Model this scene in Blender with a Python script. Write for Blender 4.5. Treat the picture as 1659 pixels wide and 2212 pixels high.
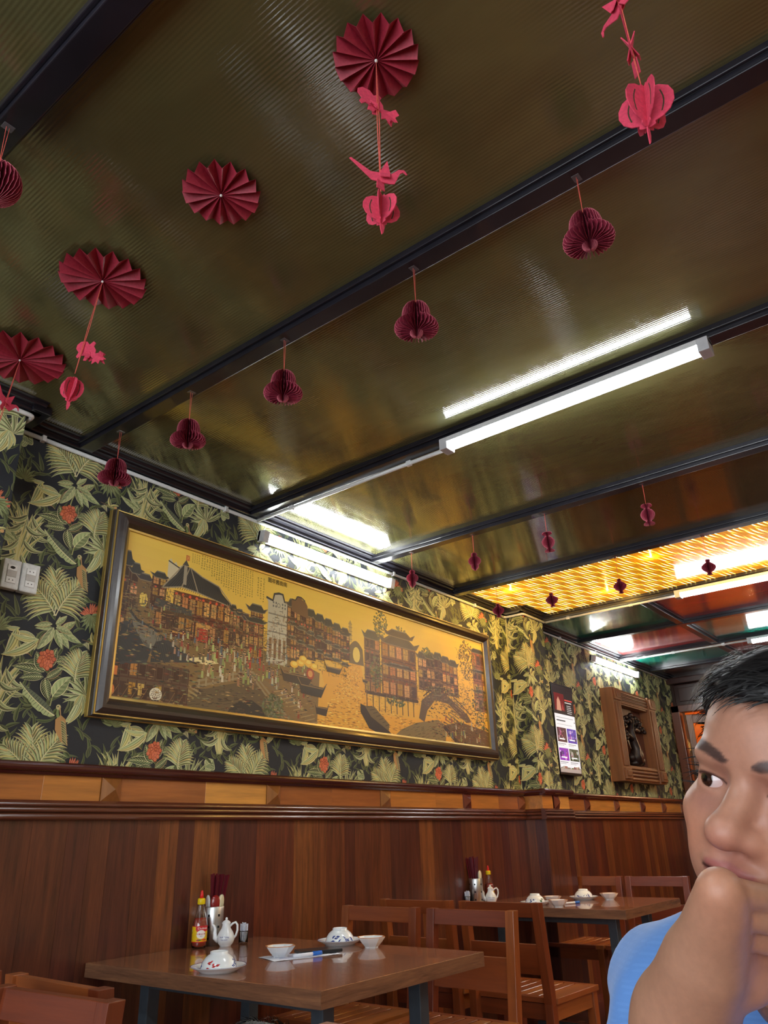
import bpy, bmesh, math, random
import numpy as np
from mathutils import Vector, Matrix

for _o in list(bpy.data.objects):
    bpy.data.objects.remove(_o)
SC = bpy.context.scene
COL = SC.collection
R = random.Random(7)
PI = math.pi

# ------------------------------------------------------------------ camera
cam_d = bpy.data.cameras.new('camera')
cam_d.sensor_fit = 'VERTICAL'
cam_d.sensor_height = 36.0
cam_d.lens = 1627.0 / 2212.0 * 36.0
cam_d.clip_start = 0.02
cam = bpy.data.objects.new('camera', cam_d)
COL.objects.link(cam)
_r = Vector((0.62054243, -0.78366188, -0.02830448))
_u = Vector((-0.29622988, -0.26768413, 0.91683862))
_f = Vector((0.72606814, 0.56055264, 0.39825343))
cam.matrix_world = Matrix((( _r.x, _u.x, -_f.x, 0.0), (_r.y, _u.y, -_f.y, -3.0),
                           (_r.z, _u.z, -_f.z, 1.15), (0, 0, 0, 1)))
SC.camera = cam
cam_d.dof.use_dof = False

# ------------------------------------------------------------------ world, exposure
world = bpy.data.worlds.new('overcast_sky')
SC.world = world
world.use_nodes = True
wn = world.node_tree.nodes
wn['Background'].inputs[0].default_value = (0.86, 0.93, 1.0, 1)
wn['Background'].inputs[1].default_value = 2.2
SC.view_settings.view_transform = 'Standard'
SC.view_settings.look = 'None'
SC.view_settings.gamma = 1.0
SC.view_settings.use_curve_mapping = False
SC.view_settings.exposure = 1.12
LAMP_W = 30.0          # radiance of the fluorescent battens
# the open shop front behind the camera lets the overcast sky in
_pl = bpy.data.lights.new('shopfront_portal', 'AREA')
_pl.shape = 'RECTANGLE'; _pl.size = 4.6; _pl.size_y = 2.3
_pl.cycles.is_portal = True
_po = bpy.data.objects.new('shopfront_portal', _pl)
COL.objects.link(_po)
_po.location = (-3.04, -3.0, 1.35)
_po.rotation_euler = (0, -PI / 2, 0)

# ------------------------------------------------------------------ helpers
def lin(c):
    out = []
    for v in c[:3]:
        v = v / 255.0
        out.append(v / 12.92 if v <= 0.04045 else ((v + 0.055) / 1.055) ** 2.4)
    return tuple(out)

def tag(o, label=None, cat=None, group=None, kind=None):
    if label: o['label'] = label
    if cat: o['category'] = cat
    if group: o['group'] = group
    if kind: o['kind'] = kind
    return o

def empty(name, loc=(0, 0, 0), rz=0.0, parent=None):
    o = bpy.data.objects.new(name, None)
    o.empty_display_size = 0.05
    COL.objects.link(o)
    o.location = loc
    o.rotation_euler = (0, 0, rz)
    if parent: o.parent = parent
    return o

def mobj(name, me, mat=None, parent=None, loc=None):
    o = bpy.data.objects.new(name, me)
    COL.objects.link(o)
    if mat is not None and not me.materials:
        for m in (mat if isinstance(mat, (list, tuple)) else [mat]):
            me.materials.append(m)
    if parent: o.parent = parent
    if loc is not None: o.location = loc
    return o

def copy_tree(o, parent=None):
    c = o.copy()
    COL.objects.link(c)
    c.parent = parent
    for ch in o.children:
        copy_tree(ch, c)
    return c

class MB:
    """collects simple solids and links them as one mesh object"""
    def __init__(s):
        s.v = []; s.f = []; s.mi = []; s.sm = []
    def _add(s, vs, fs, mi=0, smooth=False):
        n = len(s.v)
        s.v += [tuple(p) for p in vs]
        for f in fs:
            s.f.append(tuple(n + i for i in f)); s.mi.append(mi); s.sm.append(smooth)
        return s
    def box(s, a, b, mi=0, M=None):
        x0, y0, z0 = a; x1, y1, z1 = b
        vs = [Vector(p) for p in ((x0, y0, z0), (x1, y0, z0), (x1, y1, z0), (x0, y1, z0),
                                  (x0, y0, z1), (x1, y0, z1), (x1, y1, z1), (x0, y1, z1))]
        if M is not None: vs = [M @ p for p in vs]
        return s._add(vs, ((0, 3, 2, 1), (4, 5, 6, 7), (0, 1, 5, 4), (1, 2, 6, 5), (2, 3, 7, 6), (3, 0, 4, 7)), mi)
    def hexa(s, bottom, top, mi=0):
        return s._add(list(bottom) + list(top), ((0, 3, 2, 1), (4, 5, 6, 7), (0, 1, 5, 4), (1, 2, 6, 5), (2, 3, 7, 6), (3, 0, 4, 7)), mi)
    def prism(s, poly, fn, d0, d1, mi=0, smooth=False):
        """poly: 2D points; fn(u,v,d) -> 3D"""
        n = len(poly)
        vs = [fn(u, v, d0) for u, v in poly] + [fn(u, v, d1) for u, v in poly]
        s._add(vs, [tuple(range(n - 1, -1, -1)), tuple(range(n, 2 * n))], mi)
        m = len(s.v) - 2 * n
        for i in range(n):
            j = (i + 1) % n
            s.f.append((m + i, m + j, m + n + j, m + n + i)); s.mi.append(mi); s.sm.append(smooth)
        return s
    def lathe(s, prof, seg=24, c=(0, 0, 0), mi=0, M=None, smooth=True, sx=1.0, sy=1.0):
        n = len(prof); vs = []
        for i in range(seg):
            a = 2 * PI * i / seg
            for r, z in prof:
                p = Vector((c[0] + r * math.cos(a) * sx, c[1] + r * math.sin(a) * sy, c[2] + z))
                vs.append(M @ p if M is not None else p)
        fs = []
        for i in range(seg):
            j = (i + 1) % seg
            for k in range(n - 1):
                if prof[k][0] < 1e-7 and prof[k + 1][0] < 1e-7: continue
                fs.append((i * n + k, j * n + k, j * n + k + 1, i * n + k + 1))
        return s._add(vs, fs, mi, smooth)
    def tube(s, pts, r, seg=8, mi=0, caps=True, smooth=True):
        pts = [Vector(p) for p in pts]; n = len(pts)
        rs = r if isinstance(r, (list, tuple)) else [r] * n
        rings = []; up = None
        for i, p in enumerate(pts):
            t = (pts[min(i + 1, n - 1)] - pts[max(i - 1, 0)]).normalized()
            if up is None:
                up = Vector((0, 0, 1)) if abs(t.z) < .9 else Vector((1, 0, 0))
            a = t.cross(up)
            if a.length < 1e-5: a = t.orthogonal()
            a.normalize(); b = a.cross(t).normalized(); up = b
            rings.append([p + (a * math.cos(2 * PI * k / seg) + b * math.sin(2 * PI * k / seg)) * rs[i] for k in range(seg)])
        vs = [q for rg in rings for q in rg]; fs = []
        for i in range(n - 1):
            for k in range(seg):
                j = (k + 1) % seg
                fs.append((i * seg + k, i * seg + j, (i + 1) * seg + j, (i + 1) * seg + k))
        if caps:
            fs.append(tuple(range(seg - 1, -1, -1))); fs.append(tuple((n - 1) * seg + k for k in range(seg)))
        return s._add(vs, fs, mi, smooth)
    def ball(s, c, r, seg=12, rings=8, mi=0, sc=(1, 1, 1)):
        prof = [(math.sin(PI * i / rings) * r, -math.cos(PI * i / rings) * r) for i in range(rings + 1)]
        M = Matrix.Translation(c) @ Matrix.Diagonal((*sc, 1))
        return s.lathe(prof, seg, (0, 0, 0), mi, M)
    def mesh(s, name, bevel=0.0, seg=2, weld=False):
        me = bpy.data.meshes.new(name)
        me.from_pydata([tuple(p) for p in s.v], [], s.f)
        me.polygons.foreach_set('material_index', s.mi)
        me.polygons.foreach_set('use_smooth', s.sm)
        bm = bmesh.new(); bm.from_mesh(me)
        if weld: bmesh.ops.remove_doubles(bm, verts=bm.verts, dist=1e-5)
        bmesh.ops.recalc_face_normals(bm, faces=bm.faces)
        if bevel > 0:
            es = [e for e in bm.edges if len(e.link_faces) == 2 and e.calc_face_angle(0) > 0.6]
            bmesh.ops.bevel(bm, geom=es, offset=bevel, segments=seg, affect='EDGES', profile=0.6)
        bm.to_mesh(me); bm.free()
        me.update()
        return me
    def build(s, name, mat=None, parent=None, bevel=0.0, loc=None, weld=False, seg=2):
        return mobj(name, s.mesh(name, bevel, seg, weld), mat, parent, loc)

# ------------------------------------------------------------------ materials
class NT:
    def __init__(s, name):
        s.m = bpy.data.materials.new(name); s.m.use_nodes = True
        s.t = s.m.node_tree; s.n = s.t.nodes; s.b = s.n['Principled BSDF']
    def add(s, kind, **kw):
        n = s.n.new(kind)
        for k, v in kw.items():
            if k.startswith('i_'):
                key = k[2:]
                key = int(key) if key.isdigit() else key.replace('_', ' ')
                n.inputs[key].default_value = v
            else: setattr(n, k, v)
        return n
    def link(s, a, b): s.t.links.new(a, b)
    def ramp(s, fac, stops):
        n = s.n.new('ShaderNodeValToRGB'); e = n.color_ramp.elements
        while len(e) < len(stops): e.new(0.5)
        for i, (p, c) in enumerate(stops):
            e[i].position = p; e[i].color = (*c[:3], 1)
        s.link(fac, n.inputs[0]); return n
    def mix(s, fac, a, b, mode='MIX'):
        n = s.n.new('ShaderNodeMix'); n.data_type = 'RGBA'; n.blend_type = mode
        for sock, v in ((0, fac), (6, a), (7, b)):
            if isinstance(v, (int, float)): n.inputs[sock].default_value = v
            elif isinstance(v, (tuple, list)): n.inputs[sock].default_value = (*v[:3], 1)
            else: s.link(v, n.inputs[sock])
        return n.outputs[2]
    def math(s, op, a, b=0.0, c=0.0):
        n = s.n.new('ShaderNodeMath'); n.operation = op
        for i, v in enumerate((a, b, c)):
            if isinstance(v, (int, float)): n.inputs[i].default_value = v
            else: s.link(v, n.inputs[i])
        return n.outputs[0]
    def bump(s, h, strength=0.3, dist=0.01):
        n = s.n.new('ShaderNodeBump'); n.inputs['Strength'].default_value = strength; n.inputs['Distance'].default_value = dist
        s.link(h, n.inputs['Height']); s.link(n.outputs[0], s.b.inputs['Normal']); return n
    def coords(s, scale=(1, 1, 1), kind='Object', rot=(0, 0, 0)):
        tc = s.n.new('ShaderNodeTexCoord'); mp = s.n.new('ShaderNodeMapping')
        mp.inputs['Scale'].default_value = scale; mp.inputs['Rotation'].default_value = rot
        s.link(tc.outputs[kind], mp.inputs[0]); return mp.outputs[0]
    def noise(s, vec, scale=5, detail=4, rough=0.5, dist=0.0):
        n = s.n.new('ShaderNodeTexNoise')
        n.inputs['Scale'].default_value = scale; n.inputs['Detail'].default_value = detail
        n.inputs['Roughness'].default_value = rough; n.inputs['Distortion'].default_value = dist
        s.link(vec, n.inputs['Vector']); return n.outputs['Fac']

def plain(name, c, rough=0.5, metal=0.0, coat=0.0, spec=0.5, var=0.06, trans=0.0, ior=1.45, sss=0.0, vscale=30):
    t = NT(name); b = t.b
    col = lin(c)
    if var > 0:
        f = t.noise(t.coords(), vscale, 3)
        a = tuple(max(0, v * (1 - var)) for v in col); d = tuple(min(1, v * (1 + var)) for v in col)
        t.link(t.ramp(f, [(0.3, a), (0.7, d)]).outputs[0], b.inputs['Base Color'])
    else: b.inputs['Base Color'].default_value = (*col, 1)
    b.inputs['Roughness'].default_value = rough; b.inputs['Metallic'].default_value = metal
    b.inputs['Coat Weight'].default_value = coat; b.inputs['Specular IOR Level'].default_value = spec
    b.inputs['Transmission Weight'].default_value = trans; b.inputs['IOR'].default_value = ior
    if sss > 0:
        b.inputs['Subsurface Weight'].default_value = sss
        b.inputs['Subsurface Radius'].default_value = (0.012, 0.005, 0.003); b.inputs['Subsurface Scale'].default_value = 1.0
    return t.m

def glow(name, c, strength):
    t = NT(name)
    t.b.inputs['Base Color'].default_value = (*lin(c), 1)
    t.b.inputs['Emission Color'].default_value = (*lin(c), 1)
    t.b.inputs['Emission Strength'].default_value = strength
    return t.m

def wood(name, tones, axis='Z', rough=0.38, coat=0.25, per_object=True, grain=1.0, amp=0.35, scratch=False, crough=.16):
    """striped grain running along an axis; tones = list of sRGB colours chosen per object"""
    t = NT(name)
    sc = {'X': (1.2, 16, 16), 'Y': (16, 1.2, 16), 'Z': (16, 16, 1.2)}[axis]
    tc = t.n.new('ShaderNodeTexCoord'); oi = t.n.new('ShaderNodeObjectInfo')
    off = t.add('ShaderNodeVectorMath', operation='MULTIPLY_ADD')
    t.link(oi.outputs['Random'], off.inputs[0]); off.inputs[1].default_value = (37.0, 23.0, 11.0); t.link(tc.outputs['Object'], off.inputs[2])
    mp = t.n.new('ShaderNodeMapping'); mp.inputs['Scale'].default_value = tuple(v * grain for v in sc); t.link(off.outputs[0], mp.inputs[0])
    g1 = t.noise(mp.outputs[0], 1.0, 6, 0.62, 0.6)
    mp2 = t.n.new('ShaderNodeMapping'); mp2.inputs['Scale'].default_value = tuple(v * grain * 5 for v in sc); t.link(off.outputs[0], mp2.inputs[0])
    g2 = t.noise(mp2.outputs[0], 1.0, 3, 0.6)
    g = t.math('ADD', t.math('MULTIPLY', g1, 0.72), t.math('MULTIPLY', g2, 0.28))
    n = len(tones)
    if per_object and n > 1:
        rp = t.ramp(oi.outputs['Random'], [(i / n, lin(c)) for i, c in enumerate(tones)])
        rp.color_ramp.interpolation = 'CONSTANT'
        base = rp.outputs[0]
    else:
        rgb = t.n.new('ShaderNodeRGB'); rgb.outputs[0].default_value = (*lin(tones[0]), 1); base = rgb.outputs[0]
    shade = t.ramp(g, [(0.30, (1 - amp, 1 - amp, 1 - amp * .9)), (0.5, (1, 1, 1)), (0.70, (1 + amp * 1.1, 1 + amp * 1.15, 1 + amp * .8))])
    col = t.mix(1.0, base, shade.outputs[0], 'MULTIPLY')
    if scratch:
        s1 = t.noise(t.coords((1, 1, .25)), 34, 6, .75)
        m = t.ramp(s1, [(0.70, (0, 0, 0)), (0.76, (1, 1, 1))])
        col = t.mix(t.math('MULTIPLY', m.outputs[0], .22), col, lin((196, 170, 150)))
    t.link(col, t.b.inputs['Base Color'])
    t.b.inputs['Roughness'].default_value = rough
    t.b.inputs['Coat Weight'].default_value = coat; t.b.inputs['Coat Roughness'].default_value = crough
    t.bump(g2, 0.12, 0.004)
    return t.m

def printed(name, rough=0.55, emit=0.0, spec=0.4, sheen=0.0):
    t = NT(name)
    a = t.add('ShaderNodeVertexColor', layer_name='Col')
    t.link(a.outputs[0], t.b.inputs['Base Color'])
    t.b.inputs['Roughness'].default_value = rough; t.b.inputs['Specular IOR Level'].default_value = spec
    if emit > 0:
        t.link(a.outputs[0], t.b.inputs['Emission Color']); t.b.inputs['Emission Strength'].default_value = emit
    return t.m

class Print:
    """flat print: coloured polygons stacked in thin layers; (u, v) plus a layer height"""
    def __init__(s, eps=1.5e-5, cell=.02): s.p = []; s.eps = eps; s.cell = cell
    def poly(s, pts, c): s.p.append(([tuple(p) for p in pts], c)); return s
    def rect(s, a, b, c): return s.poly([a, (b[0], a[1]), b, (a[0], b[1])], c)
    def disc(s, c, r, col, n=10, ry=None):
        ry = r if ry is None else ry
        return s.poly([(c[0] + r * math.cos(2 * PI * k / n), c[1] + ry * math.sin(2 * PI * k / n)) for k in range(n)], col)
    def line(s, pts, w, col, w2=None):
        n = len(pts); L = []; Rr = []
        w2 = w if w2 is None else w2
        for i, p in enumerate(pts):
            a = pts[max(i - 1, 0)]; b = pts[min(i + 1, n - 1)]
            dx, dy = b[0] - a[0], b[1] - a[1]; d = math.hypot(dx, dy) or 1e-9
            k = (w + (w2 - w) * i / max(n - 1, 1)) / 2
            L.append((p[0] - dy / d * k, p[1] + dx / d * k)); Rr.append((p[0] + dy / d * k, p[1] - dx / d * k))
        return s.poly(L + Rr[::-1], col)
    def clipped(s, u0, v0, u1, v1, du=0.0, dv=0.0, out=None):
        out = out if out is not None else Print(s.eps, s.cell)
        def cl(P, ins, cut):
            r = []
            for i in range(len(P)):
                a, b = P[i - 1], P[i]
                if ins(b):
                    if not ins(a): r.append(cut(a, b))
                    r.append(b)
                elif ins(a): r.append(cut(a, b))
            return r
        def cx(k):
            return lambda a, b: (k, a[1] + (b[1] - a[1]) * (k - a[0]) / (b[0] - a[0]))
        def cy(k):
            return lambda a, b: (a[0] + (b[0] - a[0]) * (k - a[1]) / (b[1] - a[1]), k)
        for P, c in s.p:
            P = [(x + du, y + dv) for x, y in P]
            xs = [q[0] for q in P]; ys = [q[1] for q in P]
            if max(xs) < u0 or min(xs) > u1 or max(ys) < v0 or min(ys) > v1: continue
            if min(xs) < u0: P = cl(P, lambda q: q[0] >= u0, cx(u0))
            if P and max(xs) > u1: P = cl(P, lambda q: q[0] <= u1, cx(u1))
            if P and min(ys) < v0: P = cl(P, lambda q: q[1] >= v0, cy(v0))
            if P and max(ys) > v1: P = cl(P, lambda q: q[1] <= v1, cy(v1))
            if len(P) >= 3: out.p.append((P, c))
        return out
    def layers(s):
        """stack order: a polygon lies one layer above everything earlier that it may overlap"""
        G = {}; out = []; k = s.cell
        for P, c in s.p:
            xs = [q[0] for q in P]; ys = [q[1] for q in P]
            a0, a1, b0, b1 = int(min(xs) // k), int(max(xs) // k), int(min(ys) // k), int(max(ys) // k)
            keys = [(a, b) for a in range(a0, a1 + 1) for b in range(b0, b1 + 1)]
            l = 1 + max([G.get(q, 0) for q in keys] or [0])
            for q in keys: G[q] = l
            out.append(l)
        return out
    def mesh(s, name, fn):
        vs = []; fs = []; cols = []
        cache = {}
        for (P, c), l in zip(s.p, s.layers()):
            n = len(vs); h = l * s.eps
            vs += [fn(u, v, h) for u, v in P]; fs.append(tuple(range(n, n + len(P))))
            if c not in cache: cache[c] = (*lin(c), 1.0)
            cols += [cache[c]] * len(P)
        me = bpy.data.meshes.new(name); me.from_pydata(vs, [], fs)
        at = me.color_attributes.new('Col', 'FLOAT_COLOR', 'CORNER')
        at.data.foreach_set('color', np.array(cols, dtype=np.float32).ravel())
        me.update(); return me

def vary(c, a=12, rnd=R):
    k = rnd.uniform(-a, a)
    return tuple(int(max(0, min(255, v + k + rnd.uniform(-a * .35, a * .35)))) for v in c)

def text_mesh(body, size, parent, mat, M, extrude=0.0003, name='lettering', align='CENTER'):
    cu = bpy.data.curves.new(name, 'FONT'); cu.body = body; cu.size = size; cu.extrude = extrude
    cu.align_x = align; cu.align_y = 'CENTER'; cu.resolution_u = 3
    to = bpy.data.objects.new(name, cu); COL.objects.link(to)
    dg = bpy.context.evaluated_depsgraph_get()
    me = bpy.data.meshes.new_from_object(to.evaluated_get(dg))
    bpy.data.objects.remove(to)
    me.transform(M); me.materials.clear()
    return mobj(name, me, mat, parent)
# ------------------------------------------------------------------ materials of the room
M_PAPER = plain('wallpaper_ground', (40, 44, 50), 0.62, var=.05, vscale=60)
M_PRINT = printed('wallpaper_inks', 0.6, spec=.3)
PLANK_TONES = [(86, 42, 28), (104, 54, 30), (78, 36, 28), (96, 50, 30), (116, 64, 34), (80, 36, 28), (94, 50, 28), (122, 70, 36), (82, 42, 30), (102, 48, 28)]
M_PLANK = wood('varnished_planks', PLANK_TONES, 'Z', .34, .4, scratch=True, amp=.62, grain=1.9)
M_RAIL = wood('dark_moulding_wood', [(84, 44, 34), (96, 52, 36)], 'X', .26, .5, amp=.25)
M_CAP = wood('red_brown_cap_wood', [(70, 26, 24)], 'X', .22, .6, amp=.2)
M_FRIEZE = wood('honey_frieze_boards', [(206, 138, 62), (190, 122, 54), (178, 108, 48), (214, 150, 70), (166, 98, 46)], 'X', .32, .4, amp=.35)
M_BLOCK = wood('block_wood', [(122, 64, 40), (146, 92, 44), (104, 46, 32)], 'Z', .26, .5, amp=.25)
M_BEAM = plain('black_lacquered_beam', (30, 29, 36), 0.3, coat=.35, var=.25, vscale=9)
M_PVC = plain('white_conduit_plastic', (224, 226, 224), 0.35)
M_DARKWOOD = wood('dark_cabinet_wood', [(52, 28, 22), (60, 32, 24)], 'Z', .35, .3, amp=.25)

def ribbed(name, c, rough, tint=0.0):
    t = NT(name)
    n1 = t.noise(t.coords((1.2, .45, 1)), 2.2, 5, .6, .4)
    lo = tuple(v * .72 for v in lin(c)); hi = tuple(v * 1.3 for v in lin(c))
    t.link(t.ramp(n1, [(.3, lo), (.72, hi)]).outputs[0], t.b.inputs['Base Color'])
    sm = t.noise(t.coords((.8, 3.0, 1)), 7, 6, .7)
    rr = t.add('ShaderNodeMapRange'); t.link(sm, rr.inputs[0])
    rr.inputs[1].default_value = .35; rr.inputs[2].default_value = .75
    rr.inputs[3].default_value = rough; rr.inputs[4].default_value = rough + .12
    t.link(rr.outputs[0], t.b.inputs['Roughness'])
    t.b.inputs['IOR'].default_value = 1.75
    t.b.inputs['Coat Weight'].default_value = .8; t.b.inputs['Coat Roughness'].default_value = rough * .6
    wav = t.noise(t.coords((1.0, 1.0, 1)), 3.0, 3, .5)
    t.bump(wav, .35, .004)
    return t.m
M_OLIVE = ribbed('olive_polycarbonate', (94, 92, 58), .06)
M_GREEN = ribbed('green_polycarbonate', (16, 132, 112), .09)
M_RED = ribbed('red_polycarbonate', (178, 54, 48), .09)
M_BROWN = ribbed('brown_polycarbonate', (104, 74, 56), .12)

# ------------------------------------------------------------------ floor, walls
t = NT('floor_tiles')
v = t.coords((1, 1, 1))
br = t.add('ShaderNodeTexBrick', offset=0.0); t.link(v, br.inputs['Vector'])
br.inputs['Color1'].default_value = (*lin((104, 50, 42)), 1); br.inputs['Color2'].default_value = (*lin((118, 62, 48)), 1)
br.inputs['Mortar'].default_value = (*lin((60, 30, 28)), 1); br.inputs['Scale'].default_value = 1.0
br.inputs['Brick Width'].default_value = .4; br.inputs['Row Height'].default_value = .4; br.inputs['Mortar Size'].default_value = .006
vo = t.add('ShaderNodeTexVoronoi'); t.link(t.coords((9, 9, 9)), vo.inputs['Vector']); vo.inputs['Scale'].default_value = 1.0
fl = t.ramp(vo.outputs['Distance'], [(.28, lin((168, 120, 84))), (.34, lin((112, 40, 36)))])
t.link(t.mix(.45, br.outputs[0], fl.outputs[0]), t.b.inputs['Base Color'])
t.b.inputs['Roughness'].default_value = .25
M_FLOOR = t.m
tag(MB().box((-3.1, -6.2, -.1), (10.9, .2, 0)).build('floor', M_FLOOR), kind='structure')

wall = MB().box((-3.1, 0, 0), (9.9, .12, 2.95)).build('wall_left', M_PAPER)
tag(wall, kind='structure')
MB().box((.55, -.15, 0), (1.25, .0, 2.9)).build('column', M_PAPER, wall)
pill = MB().box((5.5, -.165, 0), (5.86, .0, 2.9)).build('pillar', M_PAPER, wall)
M_PLASTER = plain('warm_plaster', (196, 176, 140), .7)
# right wall and the shop-front side (behind the camera)
wr = MB().box((-3.1, -6.2, 0), (9.9, -6.08, 2.95)).build('wall_right', M_PLASTER)
tag(wr, kind='structure')
wf = MB()
wf.box((-3.2, -6.2, 0), (-3.08, -5.4, 2.95)).box((-3.2, -.6, 0), (-3.08, .1, 2.95)).box((-3.2, -5.4, 2.55), (-3.08, -.6, 2.95)).box((-3.2, -5.4, 0), (-3.08, -.6, .12))
tag(wf.build('wall_front', M_PLASTER), kind='structure')

# planks of the wainscot, one by one
pr = random.Random(11)
def plank_mesh(w, h):
    b = MB(); c = .0008
    pts = [(0, 0), (0, -.012), (w - c, -.012), (w - c, 0)]
    b.prism(pts, lambda u, v, d: (u, v, d), 0, h)
    return b.mesh('plank')
PM = {w: plank_mesh(w, 1.262) for w in (.088, .102, .114, .128, .146)}
def planks(x0, x1, y, M=None, parent=wall):
    x = x0
    while x < x1 - .01:
        w = pr.choice(list(PM))
        if x + w > x1 - .03:
            me = plank_mesh(x1 - x, 1.262); w = x1 - x
        else: me = PM[w]
        o = mobj('plank', me, M_PLANK, parent)
        o.matrix_local = (M or Matrix.Identity(4)) @ Matrix.Translation((x, y, 0))
        x += w
planks(.3, 5.5, -.022)
planks(5.86, 9.75, -.022)
planks(5.474, 5.886, -.191)
planks(0, .171, 0, Matrix.Translation((5.488, -.02, 0)) @ Matrix.Rotation(-PI / 2, 4, 'Z'))
MB().box((-3, -.022, 0), (9.85, 0, 1.43)).box((5.488, -.191, 0), (5.874, 0, 1.43)).build('backing_board', M_CAP, wall)

# rails of the wainscot
def arc(c, r, a0, a1, n=6):
    return [(c[0] + r * math.cos(math.radians(a0 + (a1 - a0) * i / n)), c[1] + r * math.sin(math.radians(a0 + (a1 - a0) * i / n))) for i in range(n + 1)]
LOW = [(0, 1.252)] + arc((-.030, 1.266), .014, -90, -270)[:7] + [(-.036, 1.281)] + arc((-.036, 1.291), .0095, -90, -270)[:7] + [(-.030, 1.302)] + arc((-.030, 1.3105), .008, -90, -270)[:7] + [(-.022, 1.326), (0, 1.326)]
CAPP = [(0, 1.418), (-.026, 1.418), (-.032, 1.428)] + arc((-.036, 1.447), .018, -110, -270)[:7] + [(0, 1.466)]
def runs(name, prof, mat, parent, dy=0.0):
    fx = lambda o: (lambda u, v, d: (d, u - o, v))
    b = MB(); b.prism(prof, fx(.018), -3.0, 5.5, smooth=False); b.build(name, mat, parent)
    b = MB(); b.prism(prof, fx(.018), 5.86, 9.78); b.build(name, mat, parent)
    b = MB(); b.prism(prof, fx(.187), 5.44, 5.92); b.build(name, mat, parent)
    b = MB(); b.prism(prof, lambda u, v, d: (5.49 + u, d, v), -.215, -.02); b.build(name, mat, parent)
    b = MB(); b.prism(prof, lambda u, v, d: (5.872 - u, d, v), -.215, -.02); b.build(name, mat, parent)
tr = tag(empty('trim_1'), kind='structure')
runs('cap_rail', CAPP, M_CAP, tr)
runs('lower_rail', LOW, M_RAIL, tr)
# frieze boards and pyramid blocks
bx = [.085, 1.005, 1.92, 2.853, 3.772, 4.671, 5.43]
seams = {1.005: 1.62, 1.92: 2.42, 2.853: 3.3, 3.772: 4.3, 4.671: 5.1}
def board(x0, x1, y=-.03, z0=1.326, z1=1.418):
    MB().box((x0, y, z0), (x1, y + .012, z1)).build('frieze_board', M_FRIEZE, tr, bevel=.0008, seg=1)
def block(x, y=-.03, w=.092, M=None):
    b = MB(); h = w / 2
    b._add([(x - h, y, 1.326), (x + h, y, 1.326), (x + h, y, 1.418), (x - h, y, 1.418), (x - h, y - .006, 1.326), (x + h, y - .006, 1.326), (x + h, y - .006, 1.418), (x - h, y - .006, 1.418), (x, y - .036, 1.372)],
           ((0, 1, 2, 3), (0, 4, 5, 1), (1, 5, 6, 2), (2, 6, 7, 3), (3, 7, 4, 0), (4, 8, 5), (5, 8, 6), (6, 8, 7), (7, 8, 4)))
    b.build('pyramid_block', M_BLOCK, tr)
for i, x in enumerate(bx):
    block(x)
    if i + 1 < len(bx):
        s = seams.get(x)
        if s: board(x + .047, s); board(s, bx[i + 1] - .047)
        else: board(x + .047, bx[i + 1] - .047)
for i, x in enumerate((6.6, 7.25, 7.9, 8.5, 9.1)):
    block(x); board((5.93, 6.6, 7.25, 7.9, 8.5)[i] + (.047 if i else 0), x - .047)
board(9.15, 9.76)
board(5.455, 5.62, -.199); block(5.672, -.199, .075); board(5.72, 5.9, -.199)
MB().box((5.466, -.187, 1.326), (5.478, -.03, 1.418)).build('frieze_board', M_FRIEZE, tr)

# ------------------------------------------------------------------ ceiling
ceil = tag(MB().box((-3.1, -6.2, 2.93), (9.9, .12, 3.03)).build('ceiling', M_BEAM), kind='structure')
BX = [-2.72, -1.66, -.57, .515, 1.59, 2.64, 3.71, 4.70, 5.85, 6.87, 7.90, 8.80, 9.75]
def beam_x(x, w=.064, y0=-6.08, y1=-.04):
    b = MB()
    b.box((x - w / 2, y0, 2.838), (x + w / 2, y1, 2.93))
    b.box((x - w / 2 - .012, y0, 2.858), (x - w / 2, y1, 2.93)).box((x + w / 2, y0, 2.862), (x + w / 2 + .012, y1, 2.93))
    b.build('beam', M_BEAM, ceil, bevel=.003)
for x in BX[:-1]: beam_x(x)
def beam_y(y, x0, x1):
    MB().box((x0, y - .03, 2.842), (x1, y + .03, 2.93)).box((x0, y - .046, 2.866), (x1, y + .046, 2.93)).build('beam', M_BEAM, ceil, bevel=.003)
for y in (-1.03, -2.06, -3.09, -4.12, -5.15): beam_y(y, 5.86, 9.78)
# wall-side moulding
def edge(x0, x1, y):
    b = MB()
    b.prism([(0, 2.842), (-.032, 2.842), (-.036, 2.848), (-.036, 2.862), (-.062, 2.866), (-.066, 2.872), (-.066, 2.876), (-.086, 2.878), (-.086, 2.93), (0, 2.93)], lambda u, v, d: (d, y + u, v), x0, x1)
    b.build('edge_moulding', M_BEAM, ceil, bevel=.0015, seg=1)
edge(1.25, 5.5, 0); edge(5.86, 9.78, 0); edge(5.43, 5.93, -.165); edge(.4, 1.3, -.15)
MB().box((5.41, -.205, 2.842), (5.5, 0, 2.93)).build('edge_moulding', M_BEAM, ceil, bevel=.002)
MB().box((5.86, -.205, 2.842), (5.93, 0, 2.93)).build('edge_moulding', M_BEAM, ceil, bevel=.002)
MB().box((1.25, -.2, 2.842), (1.33, 0, 2.93)).build('edge_moulding', M_BEAM, ceil, bevel=.002)

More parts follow.
